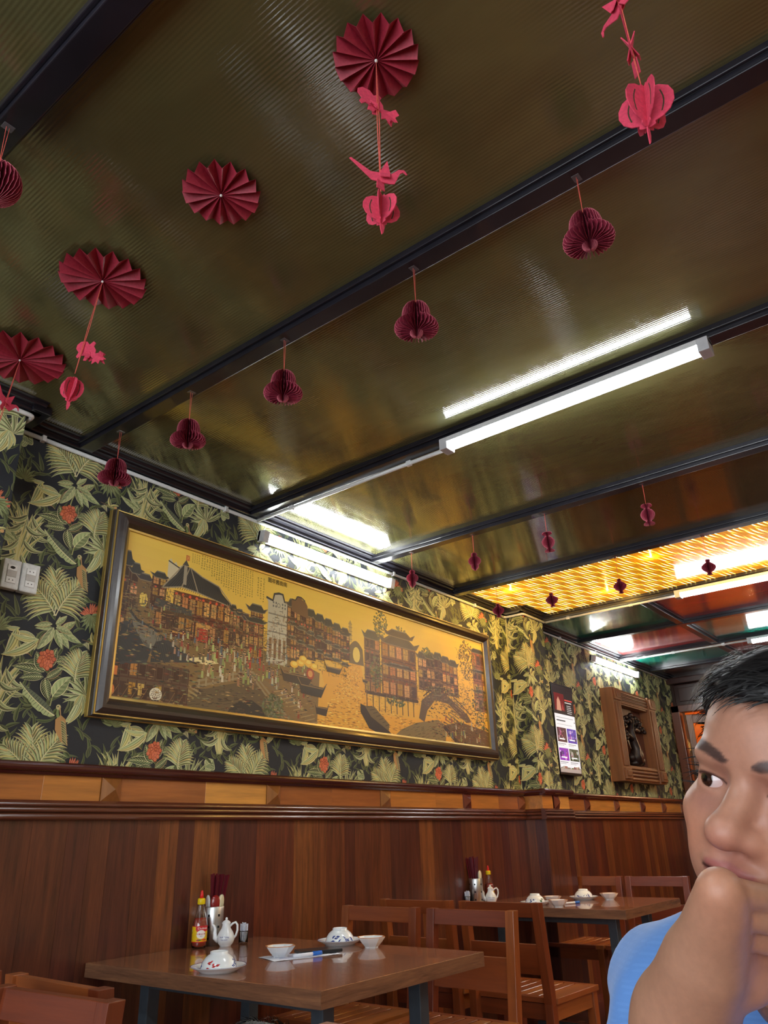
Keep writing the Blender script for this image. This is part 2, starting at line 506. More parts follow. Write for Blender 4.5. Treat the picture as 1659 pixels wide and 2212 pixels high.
def rib_mesh(w, l, along='Y', period=.0112, a=.00013):
    n = max(6, int(w / period) * 6); vs = []; fs = []
    for i in range(n + 1):
        u = w * i / n; z = a * math.sin(2 * PI * u / period)
        vs += [(u, 0, z), (u, -l, z)] if along == 'Y' else [(0, -u, z), (l, -u, z)]
    for i in range(n):
        fs.append((2 * i, 2 * i + 1, 2 * i + 3, 2 * i + 2) if along == 'Y' else (2 * i, 2 * i + 2, 2 * i + 3, 2 * i + 1))
    me = bpy.data.meshes.new('panel'); me.from_pydata(vs, [], fs)
    me.polygons.foreach_set('use_smooth', [True] * len(fs)); me.update(); return me
for i in range(len(BX) - 6):
    x0, x1 = BX[i] + .03, BX[i + 1] - .03
    mobj('panel', rib_mesh(x1 - x0, 6.04), M_OLIVE, ceil, (x0, -.04, 2.880))
far = {(8, 0): M_GREEN, (8, 1): M_RED, (9, 0): M_RED, (9, 1): M_GREEN, (10, 0): M_GREEN, (10, 1): M_RED, (11, 0): M_BROWN, (11, 1): M_BROWN}
ys = [-.04, -1.03, -2.06, -3.09, -4.12, -5.15, -6.1]
for i in range(8, 12):
    for j in range(6):
        m = far.get((i, j)) or (M_RED if (i + j) % 2 else M_GREEN)
        mobj('panel', rib_mesh(BX[i + 1] - BX[i], ys[j] - ys[j + 1]), m, ceil, (BX[i], ys[j], 2.880))
# amber panel lit from behind by strings of three-diode modules
t = NT('backlit_amber_panel')
tc = t.n.new('ShaderNodeTexCoord'); sp = t.n.new('ShaderNodeSeparateXYZ'); t.link(tc.outputs['Object'], sp.inputs[0])
X, Y = sp.outputs[0], sp.outputs[1]
def strokes(x_off, y_off, length):
    row = t.math('DIVIDE', t.math('ADD', X, x_off), length); rid = t.math('FLOOR', row); rf = t.math('FRACT', row)
    wob = t.math('MULTIPLY', t.math('POWER', rf, 2.0), .07)
    yy = t.math('ADD', t.math('ADD', Y, wob), t.math('ADD', t.math('MULTIPLY', rid, .0637), y_off))
    g = t.math('FRACT', t.math('DIVIDE', yy, .145)); g3 = t.math('FRACT', t.math('MULTIPLY', g, 4.4))
    st = t.math('SUBTRACT', .5, t.math('ABSOLUTE', t.math('SUBTRACT', g3, .5)))
    st = t.math('MINIMUM', t.math('MULTIPLY', t.math('SUBTRACT', st, .30), 7.0), 1.0)
    fade = t.math('POWER', t.math('SINE', t.math('MULTIPLY', rf, PI)), 1.8)
    return t.math('MULTIPLY', t.math('MULTIPLY', t.math('MAXIMUM', st, 0.0), t.math('LESS_THAN', g, .69)), fade)
core = t.math('MAXIMUM', strokes(.0, .0, .26), strokes(.13, .031, .26))
f2 = t.math('SINE', t.math('MULTIPLY', t.math('ADD', t.math('MULTIPLY', Y, 1.0), t.math('MULTIPLY', X, .5)), 260.0))
nz = t.noise(t.coords((1, 1, 1)), 26, 3, .6)
basev = t.math('ADD', t.math('MULTIPLY', t.math('ADD', f2, 1.2), .16), t.math('MULTIPLY', nz, .5))
col = t.ramp(t.math('ADD', t.math('MULTIPLY', basev, .45), t.math('MULTIPLY', core, .75)), [(0.05, lin((96, 58, 8))), (.45, lin((196, 128, 18))), (.8, lin((255, 206, 70))), (1.0, lin((255, 240, 170)))])
t.link(col.outputs[0], t.b.inputs['Emission Color']); t.b.inputs['Base Color'].default_value = (*lin((150, 100, 20)), 1)
t.link(t.math('ADD', t.math('MULTIPLY', t.math('POWER', core, 2.0), 3.4), .95), t.b.inputs['Emission Strength'])
t.b.inputs['Roughness'].default_value = .16; t.b.inputs['Coat Weight'].default_value = .5
M_AMBER = t.m
mobj('light_panel', rib_mesh(BX[8] - BX[7] - .06, 6.04), M_AMBER, ceil, (BX[7] + .03, -.04, 2.880))['label'] = 'backlit amber panel'
# added amber point lights under the panel, strengthening its tint on the wall
for k in range(9):
    dl = bpy.data.lights.new('amber_fill', 'POINT'); dl.energy = 3.6; dl.color = (1.0, .56, .10); dl.shadow_soft_size = .004
    do = bpy.data.objects.new('amber_fill', dl); COL.objects.link(do); do.location = (5.0 + .55 * (k % 2), -.35 - .55 * k, 2.868)

# ------------------------------------------------------------------ far end: cabinets above a glazed door, lit room behind
fw_ = MB()
fw_.box((9.50, -6.1, 2.50), (9.9, .1, 2.95)).box((9.42, -6.1, 0), (9.9, -1.30, 2.50))
wallfar = tag(fw_.build('wall_far', M_DARKWOOD), kind='structure')
MB().box((9.38, -1.45, 2.77), (9.50, .0, 2.84)).build('cornice', M_DARKWOOD, wallfar, bevel=.01)
for k in range(3):
    y0 = -.05 - k * .46
    MB().box((9.44, y0 - .43, 2.51), (9.50, y0, 2.765)).build('cabinet_door', M_DARKWOOD, wallfar, bevel=.012)
    MB().box((9.425, y0 - .37, 2.56), (9.44, y0 - .06, 2.72)).build('raised_panel', M_DARKWOOD, wallfar, bevel=.006)
M_DOORW = wood('door_wood', [(96, 54, 38)], 'Z', .35, .3, amp=.3)
drm = tag(empty('door_1', (9.36, -.06, 0)), kind='structure')
b = MB(); b.box((-.06, -.06, 0), (.06, .035, 2.50)).box((-.06, -1.24, 0), (.06, -1.16, 2.50)).box((-.06, -1.24, 2.42), (.06, .035, 2.50)); b.build('door_frame', M_DOORW, drm, bevel=.006)
lf = empty('door_leaf', (.05, -.09, 0), math.radians(28), drm)
b = MB(); b.box((-.02, -.50, .05), (.02, -.43, 2.40)).box((-.02, -.07, .05), (.02, 0, 2.40)).box((-.02, -.43, 2.30), (.02, -.07, 2.40)).box((-.02, -.43, .05), (.02, -.07, .9)); b.build('leaf_frame', M_DOORW, lf, bevel=.005)
M_GLASS = plain('door_glass', (240, 240, 235), .03, trans=1.0, var=0)
MB().box((-.003, -.435, .89), (.003, -.065, 2.31)).build('pane', M_GLASS, lf)
rb = MB(); rb.box((10.75, -2.2, 0), (10.85, .1, 2.9)).box((9.9, .0, 0), (10.85, .1, 2.9)).box((9.9, -2.3, 0), (10.85, -2.2, 2.9)).box((9.9, -2.3, 2.8), (10.85, .1, 2.9))
tag(rb.build('wall_back_room', plain('orange_panelling', (226, 128, 44), .45)), kind='structure')
MB().box((10.735, -2.2, 2.05), (10.75, 0, 2.075)).build('panel_joint', M_DARKWOOD, bpy.data.objects['wall_back_room'])
ll = bpy.data.lights.new('back_room_bulb', 'POINT'); ll.energy = 9; ll.color = (1, .72, .4); ll.shadow_soft_size = .06
lo = bpy.data.objects.new('back_room_bulb', ll); COL.objects.link(lo); lo.location = (10.25, -1.0, 2.35)
# ------------------------------------------------------------------ wallpaper print: one repeat of the tropical pattern
TILE=[('frond',0.016,-0.458,-0.003,-0.291,0.16,0),('frond',0.023,-0.457,-0.091,-0.35,0.13,0),('frond',0.023,-0.457,0.109,-0.303,0.13,0),('palm',0.208,-0.116,0.145,0.004,0.12,0),('grass',-0.176,-0.29,-0.201,0.005,0.12,0),('grass',0.409,0.193,0.414,0.324,0.1,0),('strip',0.192,-0.109,0.126,-0.234,0.3,0.25),('strip',0.192,-0.109,0.14,-0.238,0.22,0.25),('strip',0.192,-0.109,0.199,-0.2,0.25,0.25),('strip',0.192,-0.109,0.224,-0.172,0.25,0.25),('strip',-0.043,0.086,-0.146,0.093,0.2,-0.25),('strip',-0.13,0.119,-0.166,0.001,0.35,0.2),('strip',-0.043,0.086,-0.108,0.047,0.28,0.1),('strip',-0.042,0.081,-0.045,0.039,0.35,0),('stem',0.016,0.048,0.043,0.132,0.012,0.15),('stem',0.057,-0.173,0.062,-0.132,0.012,0),('vleaf',0.007,0.128,-0.037,0.047,0.36,0),('vleaf',0.046,0.13,0.105,0.069,0.38,0),('vleaf',0.058,0.143,0.158,0.103,0.3,0),('vleaf',0.055,0.145,0.119,0.193,0.42,0),('vleaf',0.04,0.151,0.044,0.201,0.45,0),('vleaf',0.027,0.141,-0.056,0.131,0.24,0),('banana',0.081,-0.209,-0.083,-0.093,0.26,0.1),('oval',0.06,-0.136,0.13,-0.045,0.5,0),('zleaf',0.011,-0.041,-0.126,-0.036,0.28,0),('zleaf',0.011,-0.062,-0.088,-0.079,0.34,0),('zleaf',0.02,-0.065,0.093,-0.007,0.36,0),('zleaf',0.017,-0.065,0.049,-0.152,0.52,0),('zleaf',0.013,-0.037,-0.036,0.037,0.6,0),('zleaf',0.03,-0.024,0.052,0.066,0.45,0),('zleaf',0.052,0.008,0.139,0.032,0.35,0),('zleaf',0.065,0.034,0.121,-0.001,0.25,0),('cluster',0.013,-0.002,0.008,0.032,0.13,0),('hum',-0.102,0.025,-0.05,0.013,0.2,0),('bird',0.103,-0.224,0.093,-0.174,0.2,0),('thistle',0.187,-0.423,0.159,-0.368,0.07,0),('monstera',0.187,-0.423,0.21,-0.495,0.5,0),('monstera',-0.211,0.105,-0.207,0.172,0.8,0),('pine',-0.239,0.274,-0.208,0.321,0.5,0),('pine',-0.216,0.275,-0.256,0.284,0.5,0),('vleaf',0.028,-0.492,0.075,-0.446,0.4,0),('vleaf',0.031,-0.506,0.11,-0.52,0.35,0),('vleaf',0.032,-0.513,0.074,-0.592,0.35,0),('vleaf',0.023,-0.507,-0.034,-0.61,0.32,0),('vleaf',0.014,-0.495,-0.063,-0.517,0.3,0),('strip',-0.033,-0.568,-0.154,-0.562,0.22,0.2),('strip',-0.033,-0.568,-0.179,-0.653,0.22,0.2),('strip',-0.117,-0.534,-0.185,-0.54,0.3,0.2),('hum',0.213,0.111,0.159,0.119,0.2,0),('thistle',0.226,0.22,0.223,0.246,0.05,0),('vleaf',0.376,0.146,0.289,0.234,0.25,0),('vleaf',0.366,0.143,0.258,0.187,0.25,0),('strip',0.164,-0.163,0.19,-0.107,0.4,0),('frond',0.149,-0.061,0.161,0.042,0.12,0)]
CREAM, LGREEN, MGREEN, OLIVE, DKLEAF, PEACH, YEL = (232, 226, 176), (188, 200, 142), (144, 158, 110), (118, 122, 82), (52, 58, 52), (226, 178, 128), (212, 202, 126)
INK = (44, 48, 48)
wr_ = random.Random(3)
def bez(b, t, c, n=9):
    mx, my = (b[0] + t[0]) / 2, (b[1] + t[1]) / 2; dx, dy = t[0] - b[0], t[1] - b[1]
    m = (mx - dy * c, my + dx * c); out = []
    for i in range(n):
        k = i / (n - 1); out.append((b[0] * (1 - k) ** 2 + 2 * m[0] * k * (1 - k) + t[0] * k * k, b[1] * (1 - k) ** 2 + 2 * m[1] * k * (1 - k) + t[1] * k * k))
    return out
def sides(cl, W, prof):
    n = len(cl); L = []; Rr = []
    for i, p in enumerate(cl):
        a = cl[max(i - 1, 0)]; b = cl[min(i + 1, n - 1)]; dx, dy = b[0] - a[0], b[1] - a[1]; d = math.hypot(dx, dy) or 1e-9
        w = W * prof(i / (n - 1)); L.append((p[0] - dy / d * w, p[1] + dx / d * w)); Rr.append((p[0] + dy / d * w, p[1] - dx / d * w))
    return L, Rr
lens = lambda t: math.sin(PI * min(1, t ** .8)) ** .85
lance = lambda t: math.sin(PI * t ** .6) ** .9
def mixc(a, b, k): return tuple(int(x + (y - x) * k) for x, y in zip(a, b))
def blade(P, b, t, W, c=0, a=LGREEN, d=OLIVE, edge=CREAM, stripes=0, prof=lance):
    cl = bez(b, t, c); L, Rr = sides(cl, W, prof)
    P.poly(L + Rr[::-1], vary(edge, 8, wr_))
    L, Rr = sides(cl, W * .78, prof)
    P.poly(L + cl[::-1], vary(a, 10, wr_)); P.poly(cl + Rr[::-1], vary(d, 10, wr_))
    for s in range(stripes):
        k = (s + 1) / (stripes + 1) * 2 - 1
        Ls, _ = sides(cl, W * .78 * k, prof); P.line(Ls[1:-1], W * .10, INK if s % 2 == 0 else vary(edge, 8, wr_), W * .03)
def veined(P, b, t, wr, zig=False, c=.08):
    l = math.hypot(t[0] - b[0], t[1] - b[1]); W = l * wr * .5; cl = bez(b, t, c * wr_.choice((-1, 1)), 12)
    L, Rr = sides(cl, W, lens); P.poly(L + Rr[::-1], vary(CREAM if wr_.random() < .7 else PEACH, 8, wr_))
    L, Rr = sides(cl, W * .9, lens); dk = (78, 88, 62) if zig else MGREEN
    P.poly(L + cl[::-1], vary(dk if zig else LGREEN, 8, wr_)); P.poly(cl + Rr[::-1], vary(mixc(dk, INK, .25) if zig else MGREEN, 8, wr_))
    for i in range(1, 10):
        for S in (L, Rr):
            p = cl[i]; q = S[min(i + 2, 11)]; e = (p[0] + (q[0] - p[0]) * .86, p[1] + (q[1] - p[1]) * .86)
            if zig: P.line([p, e], W * .17, vary((190, 200, 140), 10, wr_), W * .03)
            else: P.line([p, e], W * .05, INK if i % 2 else vary(CREAM, 8, wr_), W * .02)
    P.line(cl, W * .09, vary(CREAM, 6, wr_), W * .03)
def draw_tile():
    P = Print(1.2e-5, .008)
    # dim undergrowth filling the ground between the main motifs
    for i in range(150):
        p = (wr_.uniform(-.23, .35), wr_.uniform(-.50, .18)); a = wr_.uniform(.2, 2.9); d = wr_.uniform(.05, .10)
        blade(P, p, (p[0] + d * math.cos(a), p[1] + d * math.sin(a)), wr_.uniform(.005, .010), wr_.uniform(-.4, .4), (104, 114, 74), (74, 82, 56), (132, 138, 92), 1)
    for ty, bu, bv, tu, tv, w, c in TILE:
        b = (bu, bv); t = (tu, tv); l = math.hypot(tu - bu, tv - bv); ang = math.atan2(tv - bv, tu - bu)
        if ty == 'frond':
            cl = bez(b, t, .12 * (1 if tu > bu else -1), 14)
            for i in range(2, 14):
                for s in (-1, 1):
                    k = i / 13; a = ang + s * (1.25 - .75 * k); ll = w * (1.05 - .5 * k) * (.75 + .25 * math.sin(PI * k))
                    p = cl[i]; q = (p[0] + ll * math.cos(a), p[1] + ll * math.sin(a) - .25 * ll * (1 - k * .5))
                    blade(P, p, q, .0085, -s * .22, LGREEN if i % 3 else YEL, OLIVE, CREAM if i % 4 else PEACH)
            P.line(cl, .005, CREAM, .002)
        elif ty == 'palm':
            for i in range(19):
                a = ang - 1.55 + 3.1 * i / 18; ll = w * wr_.uniform(.85, 1.25)
                q = (b[0] + ll * math.cos(a), b[1] + ll * math.sin(a) + .01)
                blade(P, b, q, .0085, wr_.uniform(-.2, .2), LGREEN, OLIVE, CREAM)
        elif ty == 'grass':
            for i in range(11):
                k = i / 10 - .5; top = (b[0] + k * .19 + wr_.uniform(-.01, .01), b[1] + l * wr_.uniform(.45, 1.05))
                blade(P, (b[0] + k * .03, b[1] - .02), top, .011, k * .5, YEL, MGREEN, CREAM, 2)
            for s in (-1, 1):
                for i in range(3):
                    p = (b[0] + s * .01, b[1] + l * (.2 + .22 * i)); q = (p[0] + s * wr_.uniform(.07, .11), p[1] - wr_.uniform(.01, .06))
                    blade(P, p, q, .013, -s * .45, LGREEN, OLIVE, CREAM, 3)
        elif ty == 'strip': blade(P, b, t, l * w * .5, c, YEL, LGREEN, CREAM, 5, lens)
        elif ty == 'stem': P.line(bez(b, t, c), .006, (168, 170, 110), .004)
        elif ty == 'vleaf': veined(P, b, t, w)
        elif ty == 'oval': veined(P, b, t, w * 1.05)
        elif ty == 'zleaf': veined(P, b, t, w, True)
        elif ty == 'banana':
            cl = bez(b, t, c, 16); L, Rr = sides(cl, l * w * .45, lens)
            L = [(p[0] + wr_.uniform(-.006, .006), p[1] + wr_.uniform(-.004, .004)) for p in L]
            P.poly(L + cl[::-1], LGREEN); P.poly(cl + Rr[::-1], (108, 116, 92))
            for i in range(2, 14):
                P.line([cl[i], L[i]], .0022, INK, .0008); P.line([cl[i], Rr[i]], .003, (64, 70, 64), .001)
            P.line(cl, .005, CREAM, .002)
        elif ty == 'cluster':
            for r in range(26):
                a = r * 2.4; d = .034 * math.sqrt(r / 26); p = (bu + d * math.cos(a), bv + d * math.sin(a) * 1.15 + .012)
                P.disc(p, .0105, (150, 66, 48), 8); P.disc((p[0], p[1] + .0012), .0086, vary((222, 122, 84), 12, wr_), 8)
        elif ty == 'thistle':
            for i in range(46):
                a = ang + wr_.uniform(-1.6, 1.6); d = w * wr_.uniform(.3, .85)
                blade(P, (bu + .3 * d * math.cos(a), bv + .3 * d * math.sin(a)), (bu + d * math.cos(a), bv + d * math.sin(a)), .0052, 0, (226, 128, 92), (176, 80, 62), (232, 150, 112))
        elif ty == 'hum':
            P.poly([(bu - .03, bv - .005), (bu - .01, bv + .012), (bu + .02, bv + .008), (bu + .034, bv), (bu + .016, bv - .008)], (148, 150, 96))
            blade(P, (bu, bv + .004), (bu - .012, bv + .05), .009, .2, YEL, OLIVE, CREAM, 2); blade(P, (bu, bv + .002), (bu + .045, bv + .018), .008, .1, YEL, OLIVE, CREAM, 2)
            for i in range(6): blade(P, (bu - .026, bv), (bu - .05 + .007 * i, bv - .014 - .004 * i), .004, 0, CREAM, OLIVE, CREAM)
            P.line([(bu + .03, bv), t], .003, (190, 150, 100), .001); P.disc((bu + .026, bv + .003), .008, (214, 166, 110), 8)
        elif ty == 'bird':
            P.poly([(bu + .005, bv + .02), (bu + .028, bv + .005), (bu + .040, bv - .045), (bu + .052, bv - .10), (bu + .02, bv - .085), (bu - .012, bv - .04), (bu - .016, bv)], (196, 150, 96))
            for i in range(9): blade(P, (bu + .008 + i * .002, bv - .005 - i * .009), (bu + .035 + i * .002, bv - .02 - i * .010), .005, .1, (150, 140, 90), (90, 88, 60), CREAM)
            P.line(bez((bu - .004, bv + .01), (tu, tv - .008), .22), .014, (140, 158, 100), .009); P.disc((tu, tv), .011, (206, 196, 140), 10); P.line([(tu + .006, tv), (tu + .014, tv - .03), (tu + .013, tv - .05)], .006, (200, 160, 110), .002); P.disc((tu - .002, tv + .002), .003, INK, 8)
        elif ty == 'monstera':
            for i in range(11):
                a = ang - 1.5 + 3.0 * i / 10; d = max(l, .045) * (.75 + .35 * math.cos(a - ang)); blade(P, b, (bu + d * math.cos(a), bv + d * math.sin(a)), .0085, 0, MGREEN, OLIVE, (150, 164, 110))
        elif ty == 'pine':
            veined(P, b, t, 1.3)
    return P
tileP = draw_tile()
TW, TH = .563, .655
tile_me = tileP.mesh('wallpaper_print', lambda u, v, h: (u, -h, v))
def tiles():
    for i in range(-2, 16):
        x = 1.561 + (i) * TW
        for j in range(-3, 3):
            z = 2.514 + j * TH - (i % 2) * TH / 2 * (1 if True else 0)
            if -.2 < x < 9.9 and 1.15 < z < 3.2: yield x, z
wp = tag(empty('wallpaper_print', (0, -.0006, 0), 0, wall), kind='stuff')
for x, z in tiles():
    if x < 9.45: mobj('wallpaper_repeat', tile_me, M_PRINT, wp, (x, 0, z))['kind'] = 'stuff'
def face_print(u0, u1, fn, name):
    out = Print(1.2e-5, .008)
    for x, z in tiles():
        tileP.clipped(u0, 1.45, u1, 2.87, x, z, out)
    mobj(name, out.mesh(name, fn), M_PRINT, wall)['kind'] = 'stuff'
face_print(5.5, 5.86, lambda u, v, h: (u, -.1656 - h * .6, v), 'wallpaper_print')
face_print(5.32, 5.485, lambda u, v, h: (5.4994 - h * .6, 5.32 - u, v), 'wallpaper_print')
face_print(.55, 1.25, lambda u, v, h: (u, -.1506 - h * .6, v), 'wallpaper_print')
face_print(1.25, 1.40, lambda u, v, h: (1.2506 + h * .6, -.15 + (u - 1.25), v), 'wallpaper_print')
face_print(5.86, 6.025, lambda u, v, h: (5.8606 + h * .6, -.165 + (u - 5.86), v), 'wallpaper_print')

# ------------------------------------------------------------------ the large framed town painting
fr = tag(empty('framed_painting', (1.85, -.034, 1.735)), 'wide dark bronze framed painting of an old Chinese river town on gold', 'painting')
AW, AH = 3.19, .80
art = Print(8e-6, .012); ar = random.Random(21)
GOLD, ROOF, BRN, GLOWC = (206, 172, 62), (62, 60, 54), (96, 74, 50), (182, 134, 72)
RIVER = (210, 156, 58)
def quadg(a, b, c0, c1, n=14):
    for i in range(n):
        k0 = i / n; art.rect((a[0], a[1] + (b[1] - a[1]) * k0), (b[0], a[1] + (b[1] - a[1]) * (i + 1) / n), mixc(c0, c1, k0))
quadg((0, 0), (AW, AH), (204, 156, 62), (226, 194, 84))
def aroof(x0, x1, y, h, c=ROOF, up=.02, ridge=.5):
    w = x1 - x0
    pts = [(x0 - .012, y + up), (x0 + w * .06, y + .004), (x0 + w * .2, y - .002), (x1 - w * .2, y - .002), (x1 - w * .06, y + .004), (x1 + .012, y + up), (x1 - w * .12, y + h * .5), (x1 - w * (1 - ridge) * .5, y + h), (x0 + w * (1 - ridge) * .5, y + h), (x0 + w * .12, y + h * .5)]
    art.poly(pts, vary(c, 8, ar))
    for i in range(int(w / .012)):
        x = x0 + w * .1 + w * .8 * (i + .5) / max(1, int(w / .012)); k = (x - (x0 + x1) / 2) * (1 - ridge * .9)
        art.line([(x, y + .004), (x - k * .9, y + h * .92)], .0022, mixc(c, (26, 24, 24), .6), .0014)
    art.line([pts[8], pts[7]], .006, (120, 112, 92)); art.line([pts[0], pts[1], pts[2], pts[3], pts[4], pts[5]], .0045, (128, 112, 84))
def awall(x0, x1, y0, y1, c=BRN, rows=2, cols=4, lit=.55, lantern=True):
    art.rect((x0, y0), (x1, y1), vary(c, 10, ar))
    for r in range(rows):
        a = y0 + (y1 - y0) * (r + .18) / rows; b = y0 + (y1 - y0) * (r + .80) / rows
        for k in range(cols):
            u = x0 + (x1 - x0) * (k + .14) / cols; w = x0 + (x1 - x0) * (k + .86) / cols
            art.rect((u, a), (w, b), vary(GLOWC, 26, ar) if ar.random() < lit else vary((70, 46, 34), 10, ar))
            art.rect(((u + w) / 2 - .0012, a), ((u + w) / 2 + .0012, b), (64, 40, 30)); art.rect((u, (a + b) / 2 - .001), (w, (a + b) / 2 + .001), (64, 40, 30))
        art.rect((x0 - .004, y0 + (y1 - y0) * r / rows), (x1 + .004, y0 + (y1 - y0) * r / rows + .007), vary((74, 42, 32), 8, ar))
        for k in range(cols + 1): art.rect((x0 + (x1 - x0) * k / cols - .003, a - .01), (x0 + (x1 - x0) * k / cols + .003, b + .012), (72, 46, 34))
        if lantern:
            for k in range(cols): art.disc((x0 + (x1 - x0) * (k + .5) / cols, b + .008), .0065, vary((178, 80, 54), 16, ar), 7) if ar.random() < .5 else None
def aperson(x, y, s=1.0):
    c = ar.choice([(172, 166, 130), (136, 144, 86), (150, 110, 76), (112, 94, 72), (184, 176, 148), (98, 90, 78), (160, 162, 92), (140, 64, 50), (88, 94, 100)])
    h = .032 * s
    art.poly([(x - .006 * s, y), (x + .006 * s, y), (x + .005 * s, y + h * .75), (x, y + h * .85), (x - .005 * s, y + h * .75)], vary(c, 14, ar))
    art.disc((x, y + h), .0042 * s, vary((206, 160, 116), 8, ar), 7); art.disc((x, y + h + .0022 * s), .004 * s, (46, 36, 30), 7, .0026 * s)
def atree(x, y, rx, ry, n, c=(86, 84, 46)):
    for i in range(n):
        a = ar.uniform(0, 2 * PI); d = math.sqrt(ar.random()); p = (x + rx * d * math.cos(a), y + ry * d * math.sin(a)); r = ar.uniform(.006, .012)
        art.poly([(p[0] + r * ar.uniform(.5, 1.2) * math.cos(k * 1.2), p[1] + r * .8 * math.sin(k * 1.2)) for k in range(5)], vary(c, 24, ar))
# river and its ripples
art.poly([(1.64, .43), (1.70, .43), (1.72, .37), (1.76, .24), (1.86, .12), (2.3, .13), (2.62, .17), (2.62, .0), (1.2, 0), (1.31, .165), (1.38, .24), (1.35, .318), (1.56, .37)], RIVER)
for i in range(900):
    v = ar.random() ** 1.5 * .40; k = v / .4; u0 = 1.28 + .34 * k; u1 = 2.6 - .9 * min(1, k * 1.6)
    u = ar.uniform(u0, u1); l = .02 * (1.1 - k) * ar.uniform(.5, 1.2)
    art.poly([(u - l, v), (u, v + .0025), (u + l, v), (u, v - .002)], vary((150, 96, 38) if ar.random() < .6 else (234, 190, 92), 14, ar))
# distant tower, moon bridge
art.rect((1.60, .53), (1.628, .64), (176, 150, 84)); art.poly([(1.595, .64), (1.633, .64), (1.614, .668)], (160, 136, 80))
for k in range(4): art.rect((1.596, .545 + .025 * k), (1.632, .55 + .025 * k), (146, 122, 70))
art.poly([(1.60, .40)] + [(1.60 + .13 * i / 10, .50 + .045 * math.sin(PI * i / 10)) for i in range(11)] + [(1.74, .40)], (104, 86, 54)); art.disc((1.67, .46), .034, (214, 190, 92), 14, .048)
# left street: ground
art.poly([(0, 0), (1.32, 0), (1.34, .30), (1.05, .36), (.66, .36), (.30, .47), (.12, .53), (0, .50)], (122, 96, 58))
for i in range(260): 
    u, v = ar.uniform(.0, 1.3), ar.uniform(.0, .42); art.line([(u, v), (u + ar.uniform(.01, .03), v + ar.uniform(-.004, .004))], .002, vary((96, 74, 46), 14, ar))
# far left lane
awall(0, .045, .30, .64, (96, 74, 52), 4, 1, .5); aroof(-.02, .06, .62, .07)
awall(.05, .10, .42, .60, (104, 78, 52), 3, 1, .6); aroof(.045, .11, .59, .05)
art.rect((.09, .44), (.17, .585), (110, 86, 54)); aroof(.085, .175, .57, .03); art.disc((.13, .475), .024, (214, 186, 88), 12, .036)
awall(.17, .25, .45, .61, (84, 60, 44), 3, 2, .7); aroof(.165, .26, .60, .03)
art.poly([(.25, .62), (.25, .70), (.265, .715), (.28, .69), (.295, .705), (.31, .68), (.325, .695), (.34, .67), (.34, .6), (.3, .58)], (196, 186, 150)); art.line([(.25, .70), (.28, .69), (.31, .68), (.34, .67)], .007, (70, 66, 58))
# the large tea house with its hipped roof
awall(.30, .66, .33, .56, (104, 58, 36), 2, 8, .9)
art.rect((.45, .335), (.52, .40), (170, 52, 36)); art.rect((.445, .405), (.53, .425), (190, 140, 70))
art.poly([(.225, .555), (.34, .585), (.44, .578), (.68, .545), (.60, .60), (.57, .64), (.46, .665), (.385, .695), (.34, .70), (.30, .64)], ROOF)
for i in range(30):
    k = i / 29; art.line([(.26 + .40 * k, .572 - .02 * abs(k - .3)), (.36 + .20 * k, .69 - .06 * k)], .0028, (36, 34, 34), .0016)
for q in ([(.225, .555), (.34, .70)], [(.34, .585), (.38, .695)], [(.44, .578), (.385, .695)], [(.68, .545), (.57, .64), (.46, .665), (.385, .695)], [(.225, .555), (.34, .585), (.44, .578), (.68, .545)]): art.line(q, .007, (150, 136, 108), .005)
art.rect((.345, .60), (.365, .71), (150, 140, 116)); art.poly([(.335, .70), (.375, .70), (.355, .73)], (80, 76, 68))
for i in range(9): art.disc((.31 + .042 * i, .545), .0085, (214, 84, 50), 9)
art.poly([(.19, .46), (.42, .44), (.41, .48), (.20, .50)], (70, 68, 62)); awall(.2, .42, .36, .45, (90, 66, 46), 1, 5, .4, False)
# shop row to the gate, gate pagoda
for i in range(3):
    x = .655 + .045 * i; awall(x, x + .045, .35, .50 + .015 * (2 - i), (100, 68, 44), 2, 2, .7); aroof(x - .004, x + .05, .50 + .015 * (2 - i), .035)
awall(.79, .89, .30, .50, (120, 60, 38), 3, 3, .85); aroof(.765, .91, .50, .03); awall(.80, .88, .53, .565, (110, 58, 38), 1, 4, .8); aroof(.77, .905, .56, .04, ROOF, .03); art.rect((.80, .25), (.812, .36), (176, 48, 36)); art.rect((.868, .25), (.88, .36), (176, 48, 36))
# white gable hall
art.poly([(.92, .30), (.92, .635), (.905, .66), (.955, .655), (.965, .695), (1.03, .705), (1.045, .665), (1.09, .66), (1.075, .635), (1.075, .30)], (176, 172, 148))
art.line([(.905, .66), (.955, .65), (.965, .69), (1.0, .70), (1.03, .70), (1.045, .66), (1.09, .66)], .013, (60, 60, 56)); art.disc((1.0, .63), .014, (120, 118, 104), 10); art.disc((1.0, .63), .009, (176, 172, 148), 10)
for u in (.955, .975, 1.025, 1.045):
    for v in (.615, .635): art.rect((u, v), (u + .010, v + .012), (96, 96, 88))
for v in (.57, .52, .47): art.rect((.925, v), (1.07, v + .008), (120, 116, 100)); 
for k in range(4): art.rect((.935 + .035 * k, .33), (.955 + .035 * k, .44), vary((120, 92, 60), 10, ar))
